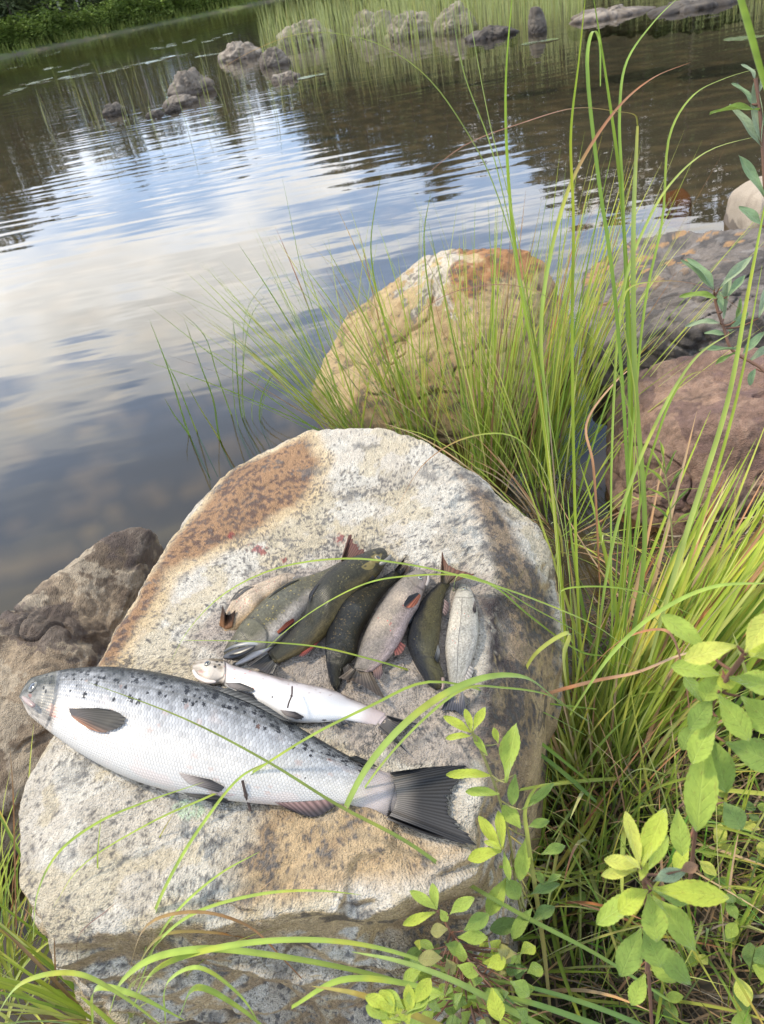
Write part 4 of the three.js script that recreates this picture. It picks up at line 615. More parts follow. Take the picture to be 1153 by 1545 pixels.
// big grass clump right of the pale boulder, with its tall blades
{
  const at = P(880, 1120, 0.1); at.y = gnd(at.x, at.z);
  const t = tuft('grass_clump', 'tall bright green grass clump growing beside the right side of the pale boulder', at, 120, { sx: 0.1, sz: 0.12, gy: gnd, len: [0.2, 0.5], lean: [0.1, 0.85], az: -0.5, spread: 1.1, bias: 0.6, w: [0.004, 0.0085], bend: [0.02, 0.16], dead: 0.1, seg: 13 }, 201);
  const y = [0.27, 0.33, 0.035], gg = [0.19, 0.29, 0.04], pale = [0.36, 0.42, 0.13];
  tr(t, [[892, 1120], [876, 960], [868, 760], [864, 500], [866, 330], [862, 200], [874, 90], [886, -30]], 0.86, 9, { c0: y, c1: [0.22, 0.33, 0.04], seg: 40, fold: 0.5 });
  tr(t, [[862, 1110], [848, 900], [830, 720], [806, 545], [780, 400], [766, 260], [763, 120], [775, -30]], [0.84, 0.9], 11, { c0: y, c1: [0.24, 0.36, 0.05], fold: 0.5, seg: 40 });
  tr(t, [[840, 820], [824, 620], [818, 470], [850, 310], [880, 240], [935, 160], [985, 118], [1042, 94]], [0.86, 0.95], 11, { c0: gg, c1: pale, tip: [0.40, 0.19, 0.09], tipAt: 0.52, seg: 36 });
  tr(t, [[905, 1100], [948, 900], [945, 680], [925, 420], [902, 260], [886, 90], [892, 52], [899, 48], [905, 66], [906, 130]], [0.86, 1.0], 5.5, { c0: gg, c1: [0.27, 0.4, 0.09], seg: 40, blunt: 0.8 });
  tr(t, [[900, 1110], [945, 830], [953, 640], [938, 300], [915, 120], [893, -20]], [0.88, 1.0], 8, { c0: y, c1: gg, seg: 34 });
  tr(t, [[925, 1100], [972, 840], [958, 560], [956, 340], [962, 190]], [0.85, 0.93], 6.5, { c0: gg, c1: pale, seg: 30, blunt: 1.5 });
  tr(t, [[962, 190], [958, 174], [930, 168], [870, 163], [790, 185], [700, 220], [632, 273]], [0.93, 0.86], 6.5, { c0: [0.3, 0.3, 0.04], c1: [0.36, 0.17, 0.09], tip: [0.38, 0.2, 0.13], tipAt: 0.5, seg: 30 }, 'drooping_tip');
  tr(t, [[870, 1100], [850, 760], [790, 440], [745, 280], [705, 200], [640, 112], [560, 62], [460, 50], [385, 75], [332, 104]], [0.84, 0.8], 8, { c0: gg, c1: [0.27, 0.33, 0.07], tip: [0.42, 0.22, 0.06], tipAt: 0.83, seg: 44 });
  tr(t, [[858, 1090], [830, 700], [785, 420], [740, 220], [700, 110], [676, -20]], [0.82, 0.86], 8.5, { c0: y, c1: [0.17, 0.28, 0.05], seg: 34 });
  tr(t, [[855, 1080], [825, 660], [775, 330], [740, 190], [715, 60], [700, -30]], [0.83, 0.84], 9, { c0: y, c1: gg, seg: 34 });
  tr(t, [[930, 1090], [950, 700], [940, 300], [935, 170], [945, 95], [985, 35], [1030, -10]], [0.9, 1.05], 6, { c0: gg, c1: [0.26, 0.38, 0.09], seg: 34 });
  tr(t, [[980, 1000], [1035, 810], [1098, 610], [1130, 440], [1160, 280]], [0.8, 0.84], 13, { c0: pale, c1: [0.29, 0.4, 0.05], fold: 0.6 });
  tr(t, [[1000, 960], [1045, 830], [1112, 600], [1150, 400]], [0.81, 0.85], 9, { c0: y, c1: [0.3, 0.4, 0.06] });
  tr(t, [[1110, -20], [1130, 50], [1150, 120], [1175, 190]], 0.6, 15, { c0: gg, c1: [0.2, 0.3, 0.03], blunt: 2 });
  tr(t, [[920, 1080], [955, 650], [975, 450], [1000, 330], [1012, 200], [1045, 145], [1095, 118], [1165, 98]], [0.9, 1.0], 6.5, { c0: gg, c1: [0.28, 0.36, 0.08], seg: 36 });
  tr(t, [[925, 1080], [925, 640], [945, 420], [975, 340], [1010, 280], [1065, 230], [1165, 200]], [0.9, 0.95], 9, { c0: gg, c1: pale, seg: 36 });
  tr(t, [[890, 1060], [930, 800], [985, 650], [1050, 540], [1110, 498]], [0.84, 0.9], 10, { c0: gg, c1: pale, seg: 30 });
  tr(t, [[900, 1080], [965, 780], [930, 560], [875, 490], [810, 440], [740, 430], [670, 447], [612, 490]], [0.86, 0.84], 7.5, { c0: [0.22, 0.3, 0.04], c1: [0.3, 0.3, 0.05], tip: [0.25, 0.12, 0.07], tipAt: 0.6, seg: 36 });
  tr(t, [[870, 1090], [850, 800], [815, 700], [770, 657], [700, 662], [640, 700], [598, 768]], [0.84, 0.86], 7.5, { c0: [0.25, 0.32, 0.05], tip: [0.34, 0.18, 0.07], tipAt: 0.66, seg: 32 });
  tr(t, [[935, 1060], [960, 800], [985, 680], [1035, 570], [1100, 562], [1165, 590]], [0.88, 0.95], 7, { c0: gg, tip: [0.25, 0.12, 0.07], tipAt: 0.62, seg: 30 });
  tr(t, [[930, 1000], [960, 620], [945, 440], [990, 425], [1060, 432], [1120, 470], [1165, 520]], [0.88, 0.9], 6.5, { c0: [0.26, 0.3, 0.05], tip: [0.27, 0.13, 0.07], tipAt: 0.52, seg: 36 });
  tr(t, [[905, 880], [895, 700], [885, 640], [930, 575], [975, 540]], [0.98, 1.15], 5.5, { c0: RUST, c1: [0.4, 0.25, 0.14], dry: true });
  // blades bent over the fish
  tr(t, [[955, 985], [900, 945], [840, 918], [760, 888], [690, 868], [610, 851], [520, 843], [420, 857], [340, 895], [285, 950], [256, 1002]], [0.82, 0.74], 8, { c0: [0.3, 0.4, 0.08], c1: [0.25, 0.34, 0.05], seg: 40 });
  tr(t, [[900, 1070], [800, 1058], [720, 1042], [640, 1018], [560, 995], [480, 976], [380, 968], [270, 966]], [0.76, 0.72], 7, { c0: gg, c1: [0.28, 0.37, 0.06], seg: 36 });
  tr(t, [[930, 1010], [880, 960], [800, 915], [740, 880], [690, 868], [620, 869], [560, 878], [500, 905], [440, 945], [395, 985]], [0.83, 0.78], 6.5, { c0: gg, c1: [0.3, 0.4, 0.07], seg: 38 });
  tr(t, [[915, 990], [880, 985], [800, 930], [745, 885], [694, 867], [684, 890], [682, 920], [670, 946]], [0.82, 0.9], 6.5, { c0: gg, c1: [0.3, 0.42, 0.08], seg: 34 });
  tr(t, [[890, 1090], [845, 1060], [790, 1022], [720, 1026], [640, 1068], [560, 1150], [505, 1260], [468, 1380], [448, 1470], [436, 1570]], [0.72, 0.46], 13, { c0: [0.2, 0.3, 0.05], c1: [0.3, 0.4, 0.11], seg: 44, blunt: 1 });
  tr(t, [[880, 1085], [830, 1050], [760, 1038], [700, 1040], [640, 1085], [560, 1175], [490, 1300], [452, 1420]], [0.72, 0.52], 8, { c0: gg, c1: [0.31, 0.41, 0.12], seg: 40 });
  tr(t, [[885, 1110], [820, 1075], [740, 1045], [640, 1030], [560, 1065], [470, 1110], [340, 1190], [230, 1240], [120, 1310], [80, 1370]], [0.74, 0.52], 8, { c0: gg, c1: [0.3, 0.38, 0.08], seg: 40 });
  tr(t, [[870, 1120], [850, 990], [858, 955], [810, 985], [780, 1040], [745, 1120]], [0.78, 0.74], 12, { c0: [0.36, 0.43, 0.13], c1: [0.4, 0.4, 0.06], seg: 26 });
  tr(t, [[915, 1080], [880, 1010], [845, 905], [850, 890], [900, 885], [960, 892], [1010, 912], [1060, 935]], [0.86, 0.8], 6, { c0: gg, c1: [0.27, 0.36, 0.06], seg: 34 });
  tr(t, [[860, 1080], [930, 980], [1000, 920], [1080, 885], [1170, 880]], [0.7, 0.62], 16, { c0: [0.2, 0.3, 0.04], c1: [0.3, 0.42, 0.09], seg: 30 });
  tr(t, [[790, 1058], [850, 1040], [905, 1026], [960, 1015], [1040, 985], [1060, 990]], 0.74, 9, { c0: RUST, c1: [0.4, 0.26, 0.15], tip: STRAW, dry: true, seg: 24 });
  tr(t, [[860, 1040], [940, 965], [990, 950], [1010, 955], [1032, 1020], [1040, 1090], [1030, 1160], [1005, 1220]], [0.78, 0.66], 8, { c0: RUST, c1: [0.32, 0.17, 0.09], dry: true, seg: 30 });
  tr(t, [[700, 1030], [725, 1000], [770, 980], [810, 975], [850, 1005]], 0.86, 5, { c0: [0.4, 0.18, 0.08], dry: true }); tr(t, [[668, 1030], [700, 1000], [760, 985]], 0.88, 3.6, { c0: [0.4, 0.2, 0.09], dry: true });
  tr(t, [[890, 1180], [800, 1110], [760, 1085], [715, 1060]], [0.66, 0.74], 9, { c0: [0.13, 0.22, 0.03], c1: gg }); tr(t, [[900, 1210], [830, 1150], [760, 1100]], [0.64, 0.7], 12, { c0: [0.11, 0.19, 0.04], c1: [0.14, 0.24, 0.05] });
  const t2at = P(950, 1075, 0.12); t2at.y = gnd(t2at.x, t2at.z);
  tuft('grass_clump', 'dense grass clump at the right whose blades lean across the maroon boulder', t2at, 300, { sx: 0.15, sz: 0.15, gy: gnd, len: [0.26, 0.62], lean: [0.5, 1.15], az: -0.45, spread: 0.5, bias: 0.9, dim: 1.15, tw: 0.5, w: [0.006, 0.0115], bend: [0.01, 0.1], dead: 0.1, seg: 12 }, 202);
  const t3at = P(1120, 1000, 0.16); t3at.y = gnd(t3at.x, t3at.z);
  tuft('grass_clump', 'loose grass clump at the right edge behind the big leafy stem', t3at, 70, { sx: 0.16, sz: 0.14, gy: gnd, len: [0.2, 0.5], lean: [0.4, 1.1], az: -0.2, spread: 0.8, w: [0.004, 0.008], bend: [0.01, 0.1], dead: 0.12 }, 203);
  const t4at = P(900, 1200, 0.1); t4at.y = gnd(t4at.x, t4at.z);
  tuft('grass_clump', 'short dark green grass at the foot of the tall clump, among dry strands', t4at, 110, { sx: 0.12, sz: 0.12, gy: gnd, len: [0.15, 0.4], lean: [0.1, 1.0], w: [0.003, 0.007], bend: [0.05, 0.25], dead: 0.25, dim: 0.75 }, 204);
  [[1000, 1190, 'dark and pale green grass below the broad-leaved stem at right'], [1060, 1330, 'thin grass at the lower right behind the big lime shoot'], [880, 1340, 'sparse grass on the bank between the two lime shoots'], [860, 1460, 'low grass at the bottom right of the low shrub'], [1080, 1480, 'low grass in the bottom right corner'], [960, 1270, 'grass in front of the tall clump above the big lime shoot']].forEach(([x, y, l], k) => { const q = P(x, y, 0.15); q.y = gnd(q.x, q.z); tuft('grass_clump', l, q, 55, { sx: 0.11, sz: 0.1, gy: gnd, len: [0.08, 0.3], lean: [0.15, 1.2], w: [0.002, 0.0055], bend: [0.05, 0.28], dead: 0.2, dim: 0.85, seg: 9 }, 400 + k); });
  [[815, 1180, 'grass pressed against the dark right side of the pale boulder'], [785, 1285, 'grass at the right foot of the pale boulder behind the lime stem'], [755, 1395, 'grass at the lower right corner of the pale boulder under the shrub']].forEach(([x, y, l], k) => { const q = P(x, y, 0.12); q.y = gnd(q.x, q.z); tuft('grass_clump', l, q, 80, { sx: 0.07, sz: 0.1, gy: gnd, len: [0.15, 0.42], lean: [0.1, 0.8], az: 2.6, spread: 1.4, bias: 0.5, w: [0.003, 0.0075], bend: [0.04, 0.22], dead: 0.15, dim: 0.95, seg: 10 }, 450 + k); });
}
// grass at the bottom left, close to the camera
{
  const at = P(190, 1545, 0.12), t = tuft('grass_clump', 'bright grass clump at the bottom left in front of the pale boulder', at, 120, { sx: 0.09, sz: 0.07, len: [0.14, 0.42], lean: [0.1, 1.0], w: [0.0035, 0.0075], bend: [0.08, 0.36], dead: 0.08, seg: 13 }, 301);
  const g1 = [0.27, 0.38, 0.06], g2 = [0.33, 0.43, 0.1], br = [0.4, 0.2, 0.1];
  tr(t, [[165, 1530], [185, 1480], [235, 1445], [310, 1432], [400, 1440], [560, 1470], [720, 1520], [900, 1590]], [0.42, 0.4], 14, { c0: g1, c1: g2, seg: 36 });
  tr(t, [[200, 1520], [240, 1460], [330, 1430], [450, 1418], [560, 1428], [690, 1470], [830, 1540]], [0.42, 0.38], 12, { c0: g1, c1: g2, seg: 34 });
  tr(t, [[200, 1490], [240, 1420], [300, 1375], [400, 1348], [480, 1344], [545, 1350]], [0.45, 0.44], 8, { c0: g1, c1: g2 });
  tr(t, [[214, 1500], [226, 1400], [262, 1315], [310, 1238], [364, 1172], [408, 1148]], [0.46, 0.55], 11, { c0: g1, c1: [0.25, 0.34, 0.06], seg: 30 });
  tr(t, [[205, 1500], [255, 1390], [330, 1320], [392, 1285]], [0.45, 0.5], 7, { c0: g1, c1: g2 });
  tr(t, [[50, 1420], [58, 1345], [90, 1285], [150, 1240], [220, 1210], [308, 1180]], [0.47, 0.55], 8, { c0: g1, c1: [0.25, 0.33, 0.06], seg: 28 });
  tr(t, [[190, 1480], [230, 1390], [300, 1376], [370, 1395], [430, 1450], [490, 1515]], [0.44, 0.42], 7, { c0: [0.36, 0.24, 0.08], c1: br, seg: 28 });
  tr(t, [[195, 1480], [250, 1410], [330, 1408], [380, 1418]], 0.45, 7, { c0: [0.36, 0.34, 0.08], c1: br }); tr(t, [[270, 1535], [300, 1490], [360, 1520], [420, 1570]], [0.39, 0.37], 11, { c0: g1, c1: g2 });
  tr(t, [[250, 1545], [255, 1480], [300, 1460], [360, 1500], [400, 1560]], [0.4, 0.37], 9, { c0: g1, c1: g2 }); tr(t, [[140, 1545], [150, 1490], [200, 1500], [280, 1540]], [0.42, 0.38], 12, { c0: g1, c1: g2 });
  tr(t, [[440, 1520], [520, 1478], [640, 1490], [760, 1530], [900, 1570]], [0.36, 0.35], 11, { c0: g1, c1: g2 }); tr(t, [[-20, 1560], [40, 1480], [120, 1470], [180, 1500], [260, 1560]], [0.42, 0.36], 10, { c0: g1, c1: [0.3, 0.36, 0.08] });
  tr(t, [[25, 1400], [22, 1260], [20, 1190], [15, 1125]], 0.5, 9, { c0: RUST, c1: [0.42, 0.25, 0.12], dry: true }); tr(t, [[85, 1480], [82, 1415]], 0.45, 7, { c0: [0.3, 0.16, 0.07], dry: true, blunt: 1 });
  tr(t, [[118, 1460], [120, 1410], [160, 1375], [178, 1360]], 0.47, 3, { c0: [0.22, 0.12, 0.08], dry: true });
  const a2 = P(10, 1470, 0.08); tuft('grass_clump', 'yellow green grass in the lower left corner over dark water', a2, 90, { sx: 0.09, sz: 0.1, len: [0.15, 0.36], lean: [0.1, 1.0], az: -0.6, spread: 1.3, w: [0.003, 0.0065], bend: [0.06, 0.3], dead: 0.08, seg: 12 }, 302);
  // long blades from the right across the front of the boulder
  const a3 = P(1000, 1500, 0.2), t3 = thing('grass_clump', 'few long blades reaching left across the lower front of the pale boulder', 'grass', a3);
  tr(t3, [[1010, 1510], [900, 1440], [790, 1382], [700, 1330], [610, 1268], [510, 1215], [405, 1150], [280, 1085], [130, 1028]], [0.36, 0.62], 9, { c0: [0.17, 0.27, 0.06], c1: [0.2, 0.24, 0.06], seg: 40 });
  tr(t3, [[860, 1330], [780, 1312], [700, 1300], [630, 1283]], [0.5, 0.5], 6, { c0: gcol(), c1: [0.26, 0.34, 0.06] });
  tr(t3, [[900, 1590], [780, 1530], [680, 1478], [600, 1450], [530, 1436]], [0.32, 0.36], 13, { c0: [0.24, 0.34, 0.07], c1: [0.34, 0.44, 0.13] }); tr(t3, [[720, 1575], [620, 1530], [540, 1500], [470, 1488]], [0.3, 0.34], 13, { c0: [0.4, 0.34, 0.06], c1: [0.44, 0.36, 0.1] });
  tr(t3, [[1000, 1590], [880, 1540], [760, 1505], [660, 1508]], [0.32, 0.36], 12, { c0: [0.13, 0.22, 0.06], c1: [0.18, 0.3, 0.07] }); tr(t3, [[1020, 1570], [900, 1520], [800, 1490], [700, 1470]], [0.34, 0.38], 10, { c0: [0.13, 0.23, 0.06], c1: [0.2, 0.31, 0.08] });
  tr(t3, [[832, 1545], [822, 1440], [808, 1340], [796, 1260], [793, 1220], [810, 1188], [850, 1182]], [0.42, 0.52], 10, { c0: [0.36, 0.27, 0.08], c1: [0.24, 0.34, 0.06] }); tr(t3, [[1085, 1540], [1094, 1450], [1085, 1330], [1081, 1230], [1083, 1130]], [0.42, 0.44], 7, { c0: [0.36, 0.2, 0.1], c1: [0.4, 0.42, 0.08] });
}
function gcol() { return [0.19, 0.28, 0.05]; }
// dry litter and small green growth on the bank
{
  const r = rng(71), S = { pos: [], idx: [], col: [] }, L = { pos: [], idx: [], col: [] }, N = () => (r() + r() + r()) / 1.5 - 1;
  for (let i = 0; i < 3200; i++) {
    const x = 0.08 + r() * 1.0, z = -0.15 - r() * 1.35; if (shoreD(x, z) < -0.02) continue; const b = new V3(x, ground(x, z) + 0.004 + 0.02 * r(), z), a = r() * 6.28, l = 0.06 + 0.2 * r(), k = N() * 0.8, pts = [0, 1, 2, 3].map((t) => { const q = a + k * t * 0.8, X = b.x + Math.cos(q) * l * t / 3, Z = b.z + Math.sin(q) * l * t / 3; return new V3(X, ground(X, Z) + 0.004 + 0.03 * r(), Z); });
    bladeArrays(pts, 0.0012 + 0.003 * r(), { c0: mixc([0.10, 0.07, 0.04], r() < 0.2 ? [0.42, 0.36, 0.26] : [0.34, 0.21, 0.10], r() * r()), seg: 8, twist: N() * 1.5 }, S);
  }
  const s = mesh('dry_grass', build(S.pos, S.idx, S.col), dryMat); tag(s, 'tangle of dry straw-coloured grass lying on the bank at lower right', 'dry grass', null, 'stuff');
  for (let i = 0; i < 1800; i++) { const x = 0.06 + r() * 1.0, z = -0.12 - r() * 1.1; if (shoreD(x, z) < 0.02) continue; bladeArrays(grow(new V3(x, ground(x, z) - 0.005, z), r() * 6.28, 0.2 + r() * 1.0, 0.05 + 0.2 * r() * r(), 0.05 + 0.22 * r()), 0.0016 + 0.003 * r(), { c0: GREEN[Math.floor(r() * 6)].map((v) => v * (0.45 + 0.5 * r())), seg: 7, twist: N() }, L); }
  const l = mesh('short_grass', build(L.pos, L.idx, L.col), bladeMat); tag(l, 'short thin green grass growing through the dry litter on the bank', 'grass', null, 'stuff');
  const M = { pos: [], idx: [], col: [] };
  for (let i = 0; i < 9000; i++) { const cx = [[0.2, -0.5], [0.33, -0.62], [0.5, -0.7], [0.14, -0.42], [0.42, -0.4], [0.6, -0.95]][i % 6], x = cx[0] + N() * 0.09, z = cx[1] + N() * 0.08, y = ground(x, z) + 0.012 * r(), a = r() * 6.28, h = 0.003 + 0.004 * r(), o = M.pos.length / 3, c = mixc([0.05, 0.075, 0.012], [0.13, 0.16, 0.03], r()); M.pos.push(x, y + h, z, x + Math.cos(a) * 0.003, y, z + Math.sin(a) * 0.003, x - Math.sin(a) * 0.002, y - 0.002, z + Math.cos(a) * 0.002); M.idx.push(o, o + 1, o + 2); M.col.push(...c, ...c, ...c); }
  const m = mesh('moss', build(M.pos, M.idx, M.col), dryMat); tag(m, 'dark green moss cushions between the dry grass on the bank', 'moss', null, 'stuff');
}
// ---------------------------------------------------------------- leafy plants
const vein = tex(256, 128, (u, v) => { const s = Math.abs(v - 0.5) * 2, rib = sst(0.07, 0.02, s), q = (u * 7 + s * 1.6), f = q - Math.floor(q), sd = sst(0.10, 0.02, Math.min(f, 1 - f)) * sst(1, 0.3, s), n = noise(u * 20, v * 12, 3) * 0.06 + noise(u * 60, v * 40, 8) * 0.04; const bl = sst(0.42, 0.55, noise(u * 9 + 3, v * 6, 21) + 0.3 * noise(u * 40, v * 25, 5)) * 0.3, k = 0.84 + n * 1.6 + 0.12 * noise(u * 5, v * 4, 9); return [k + 0.14 * rib + 0.09 * sd - bl * 0.3, k + 0.12 * rib + 0.08 * sd - bl * 0.6, k - 0.05 + 0.3 * rib + 0.1 * sd - bl * 0.5]; }, { srgb: true });
const veinB = tex(256, 128, (u, v) => { const s = Math.abs(v - 0.5) * 2, q = (u * 7 + s * 1.6), f = q - Math.floor(q); return 0.5 - 0.4 * sst(0.14, 0.0, Math.min(f, 1 - f)) * sst(1, 0.5, s) - 0.4 * sst(0.08, 0, s) + 0.1 * noise(u * 30, v * 18, 2); });
const leafTone = (c, t = 0.4) => new THREE.MeshPhysicalMaterial({ color: new THREE.Color(...c), map: vein, bumpMap: veinB, bumpScale: 0.0008, roughness: 0.9, transmission: t, thickness: 0, specularIntensity: 0.7 });
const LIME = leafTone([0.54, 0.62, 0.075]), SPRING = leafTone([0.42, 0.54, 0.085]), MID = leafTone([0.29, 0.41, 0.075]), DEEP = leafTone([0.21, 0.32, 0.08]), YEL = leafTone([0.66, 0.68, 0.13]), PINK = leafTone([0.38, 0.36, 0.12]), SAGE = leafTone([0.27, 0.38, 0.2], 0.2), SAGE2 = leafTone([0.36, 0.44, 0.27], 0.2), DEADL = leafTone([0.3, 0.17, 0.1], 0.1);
function leafGeo(seed, { serr = 0.1, widest = 0.6, curl = 0.18, fold = 0.22, wave = 0.03, n = 18, teeth = 9 } = {}) {   // one metre long along x, one metre wide across z
  const pos = [], uv = [], idx = [], r = rng(seed), ph = r() * 6, cu = curl * (0.5 + r()), m = 6;
  for (let i = 0; i <= n; i++) { const t = i / n, w = 0.5 * Math.pow(Math.sin(Math.PI * Math.pow(t, Math.log(0.5) / Math.log(widest))), 0.82) * (1 - 0.12 * t) + (t < 0.08 ? 0.03 : 0.004), tooth = t > 0.3 && t < 0.98 ? serr * ((t * teeth) % 1 < 0.5 ? 1 - ((t * teeth) % 1) * 2 : ((t * teeth) % 1) * 2 - 1) * 0.5 : 0;
    for (let j = 0; j <= m; j++) { const s = j / m * 2 - 1, e = Math.abs(s), ww = w * s * (1 + (e > 0.9 ? tooth / Math.max(w, 0.1) * 0.5 : 0)); pos.push(t, -cu * t * t + fold * w * e * e * 0.5 + wave * Math.sin(t * 9 + ph + s) * e, ww); uv.push(t, j / m); if (i < n && j < m) { const a = i * (m + 1) + j; idx.push(a, a + 1, a + m + 1, a + 1, a + m + 2, a + m + 1); } } }
  return build(pos, idx, null, uv);
}
const OB = [1, 2, 3, 4].map((k) => leafGeo(k, { widest: 0.6, curl: 0.3, n: 44, teeth: 11, serr: 0.12, fold: 0.35, wave: 0.05 })), WI = [5, 6, 7].map((k) => leafGeo(k, { serr: 0.01, widest: 0.58, curl: 0.35, fold: 0.5, wave: 0.06, n: 14 })), RO = [8, 9].map((k) => leafGeo(k, { serr: 0.02, widest: 0.5, curl: 0.1 }));
const lr = rng(909), LW = 0.67;
function leaf(parent, set, mat, a, b, wpx, nm = 'leaf', up = 0.5) {          // a, b: world points of its foot and its tip
  const ax = b.clone().sub(a), L = ax.length() * 1.03, d = a.distanceTo(EYEP), n0 = EYEP.clone().sub(a).normalize().multiplyScalar(1 - up).add(new V3((lr() - 0.5) * 0.7, up + 0.25, (lr() - 0.5) * 0.7)).normalize();
  ax.normalize(); const z = new V3().crossVectors(ax, n0).normalize(), y = new V3().crossVectors(z, ax).normalize();
  const o = mesh(nm, set[Math.floor(lr() * set.length)], mat, parent), Wd = wpx / F * d * 1.15 * LW; const M = new THREE.Matrix4().makeBasis(ax.clone().multiplyScalar(L), y.clone().multiplyScalar(L * 0.8), z.multiplyScalar(Wd)); M.setPosition(a.clone().sub(parent.position));
  o.applyMatrix4(M); return o;
}
const stemMat = new THREE.MeshStandardMaterial({ color: new THREE.Color(0.17, 0.085, 0.05), roughness: 0.7 }), stemG = new THREE.MeshStandardMaterial({ color: new THREE.Color(0.27, 0.25, 0.08), roughness: 0.7 });
const stem = (parent, pts, r, mat = stemMat) => { const g = new THREE.TubeGeometry(new THREE.CatmullRomCurve3(pts.map((p) => p.clone().sub(parent.position))), 30, r, 7); return mesh('stem', g, mat, parent); };
function plant(name, label, cat, st, r, leaves, mat, set = OB) {
  const pts = st.map(([x, y, d]) => W(x, y, d)), root = thing(name, label, cat, pts[0]); stem(root, pts, r, mat);
  const cv = new THREE.CatmullRomCurve3(pts), tw = { pos: [], idx: [], col: [] }, cst = (mat || stemMat).color, cc = [cst.r, cst.g, cst.b];
  for (const [bx, by, , , , d] of leaves) { const q = W(bx, by, d); let best = null; for (let i = 0; i <= 30; i++) { const s = cv.getPoint(i / 30), e = s.distanceTo(q) + (s.y > q.y ? 0.02 : 0); if (!best || e < best[0]) best = [e, s]; } if (best[0] > 0.003 && best[0] < 0.16) bladeArrays([best[1], best[1].clone().lerp(q, 0.5).add(new V3(0, -0.1 * best[0], 0)), q], r * 1.1, { c0: cc, seg: 6, round: true, blunt: 1 }, tw); }
  if (tw.idx.length) mesh('side_twigs', build(tw.pos, tw.idx, tw.col, null, root.position), dryMat, root).userData.kind = 'stuff';
  for (const [bx, by, tx, ty, w, d, tone, dt = 0] of leaves) leaf(root, set, tone, W(bx, by, d), W(tx, ty, d + dt), w);
  return root;
}
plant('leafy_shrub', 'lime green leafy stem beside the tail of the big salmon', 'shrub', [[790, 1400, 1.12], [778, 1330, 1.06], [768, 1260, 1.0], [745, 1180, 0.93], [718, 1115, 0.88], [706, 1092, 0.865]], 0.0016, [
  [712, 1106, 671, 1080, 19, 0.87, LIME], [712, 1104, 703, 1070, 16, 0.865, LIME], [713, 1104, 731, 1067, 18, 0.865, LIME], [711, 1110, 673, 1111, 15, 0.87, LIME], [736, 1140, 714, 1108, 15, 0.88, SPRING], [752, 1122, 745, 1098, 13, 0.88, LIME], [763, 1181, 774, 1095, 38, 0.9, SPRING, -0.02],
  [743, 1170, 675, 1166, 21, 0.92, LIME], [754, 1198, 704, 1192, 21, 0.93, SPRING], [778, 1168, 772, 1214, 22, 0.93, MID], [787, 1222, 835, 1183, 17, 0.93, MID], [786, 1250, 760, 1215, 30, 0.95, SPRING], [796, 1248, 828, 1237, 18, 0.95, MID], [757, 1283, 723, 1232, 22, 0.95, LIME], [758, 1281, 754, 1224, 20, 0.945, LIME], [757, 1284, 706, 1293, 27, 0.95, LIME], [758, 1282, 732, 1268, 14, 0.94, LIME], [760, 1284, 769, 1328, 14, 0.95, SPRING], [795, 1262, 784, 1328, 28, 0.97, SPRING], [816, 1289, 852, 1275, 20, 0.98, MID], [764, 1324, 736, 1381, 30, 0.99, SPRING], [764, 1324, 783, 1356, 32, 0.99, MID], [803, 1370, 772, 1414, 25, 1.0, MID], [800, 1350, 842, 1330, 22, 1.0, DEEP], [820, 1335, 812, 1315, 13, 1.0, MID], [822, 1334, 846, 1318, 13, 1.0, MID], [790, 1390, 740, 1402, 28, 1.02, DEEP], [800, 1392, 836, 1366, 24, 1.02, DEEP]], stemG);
{
  const lv = [[661, 1373, 620, 1344, 19, 0.93, SPRING], [660, 1372, 652, 1333, 17, 0.93, SPRING], [658, 1376, 608, 1394, 18, 0.93, LIME], [664, 1372, 675, 1390, 16, 0.93, SPRING], [678, 1380, 713, 1352, 25, 0.93, SPRING], [700, 1404, 737, 1380, 27, 0.94, MID], [676, 1402, 650, 1404, 26, 0.93, PINK], [690, 1414, 734, 1414, 24, 0.94, SPRING], [672, 1424, 700, 1436, 24, 0.94, MID], [668, 1445, 632, 1446, 27, 0.93, PINK], [674, 1446, 684, 1470, 22, 0.94, PINK], [690, 1456, 722, 1470, 24, 0.93, SPRING], [735, 1460, 762, 1446, 26, 0.94, LIME], [670, 1500, 626, 1500, 24, 0.92, SPRING], [742, 1490, 752, 1540, 30, 0.9, LIME], [770, 1480, 800, 1500, 30, 0.93, MID]];
  const r = rng(11); for (let i = 0; i < 80; i++) { const x = 630 + r() * 170, y = 1420 + r() * 140, a = r() * 6.28, l = 18 + 26 * r(); lv.push([x, y, x + Math.cos(a) * l, y + Math.sin(a) * l * 0.8, 16 + 12 * r(), 0.93 + 0.1 * r(), [SPRING, MID, MID, DEEP, LIME, PINK][Math.floor(r() * 6)], 0.01]); }
  plant('leafy_shrub', 'low bushy shrub with rounded leaves at the bottom centre in front of the boulder', 'shrub', [[720, 1560, 1.05], [700, 1470, 1.0], [682, 1410, 0.95], [660, 1372, 0.93]], 0.0014, lv, stemMat);
  const l2 = []; for (let i = 0; i < 15; i++) { const x = 575 + r() * 60, y = 1515 + r() * 40, a = -1.57 + (r() - 0.5) * 2.4, l = 30 + 20 * r(); l2.push([x, y, x + Math.cos(a) * l, y + Math.sin(a) * l, 20 + 10 * r(), 0.78, [LIME, SPRING][i % 2]]); }
  plant('leafy_shrub', 'small lime green shoot cut by the bottom edge left of the low shrub', 'shrub', [[610, 1590, 0.84], [605, 1530, 0.78]], 0.0012, l2, stemG);
}
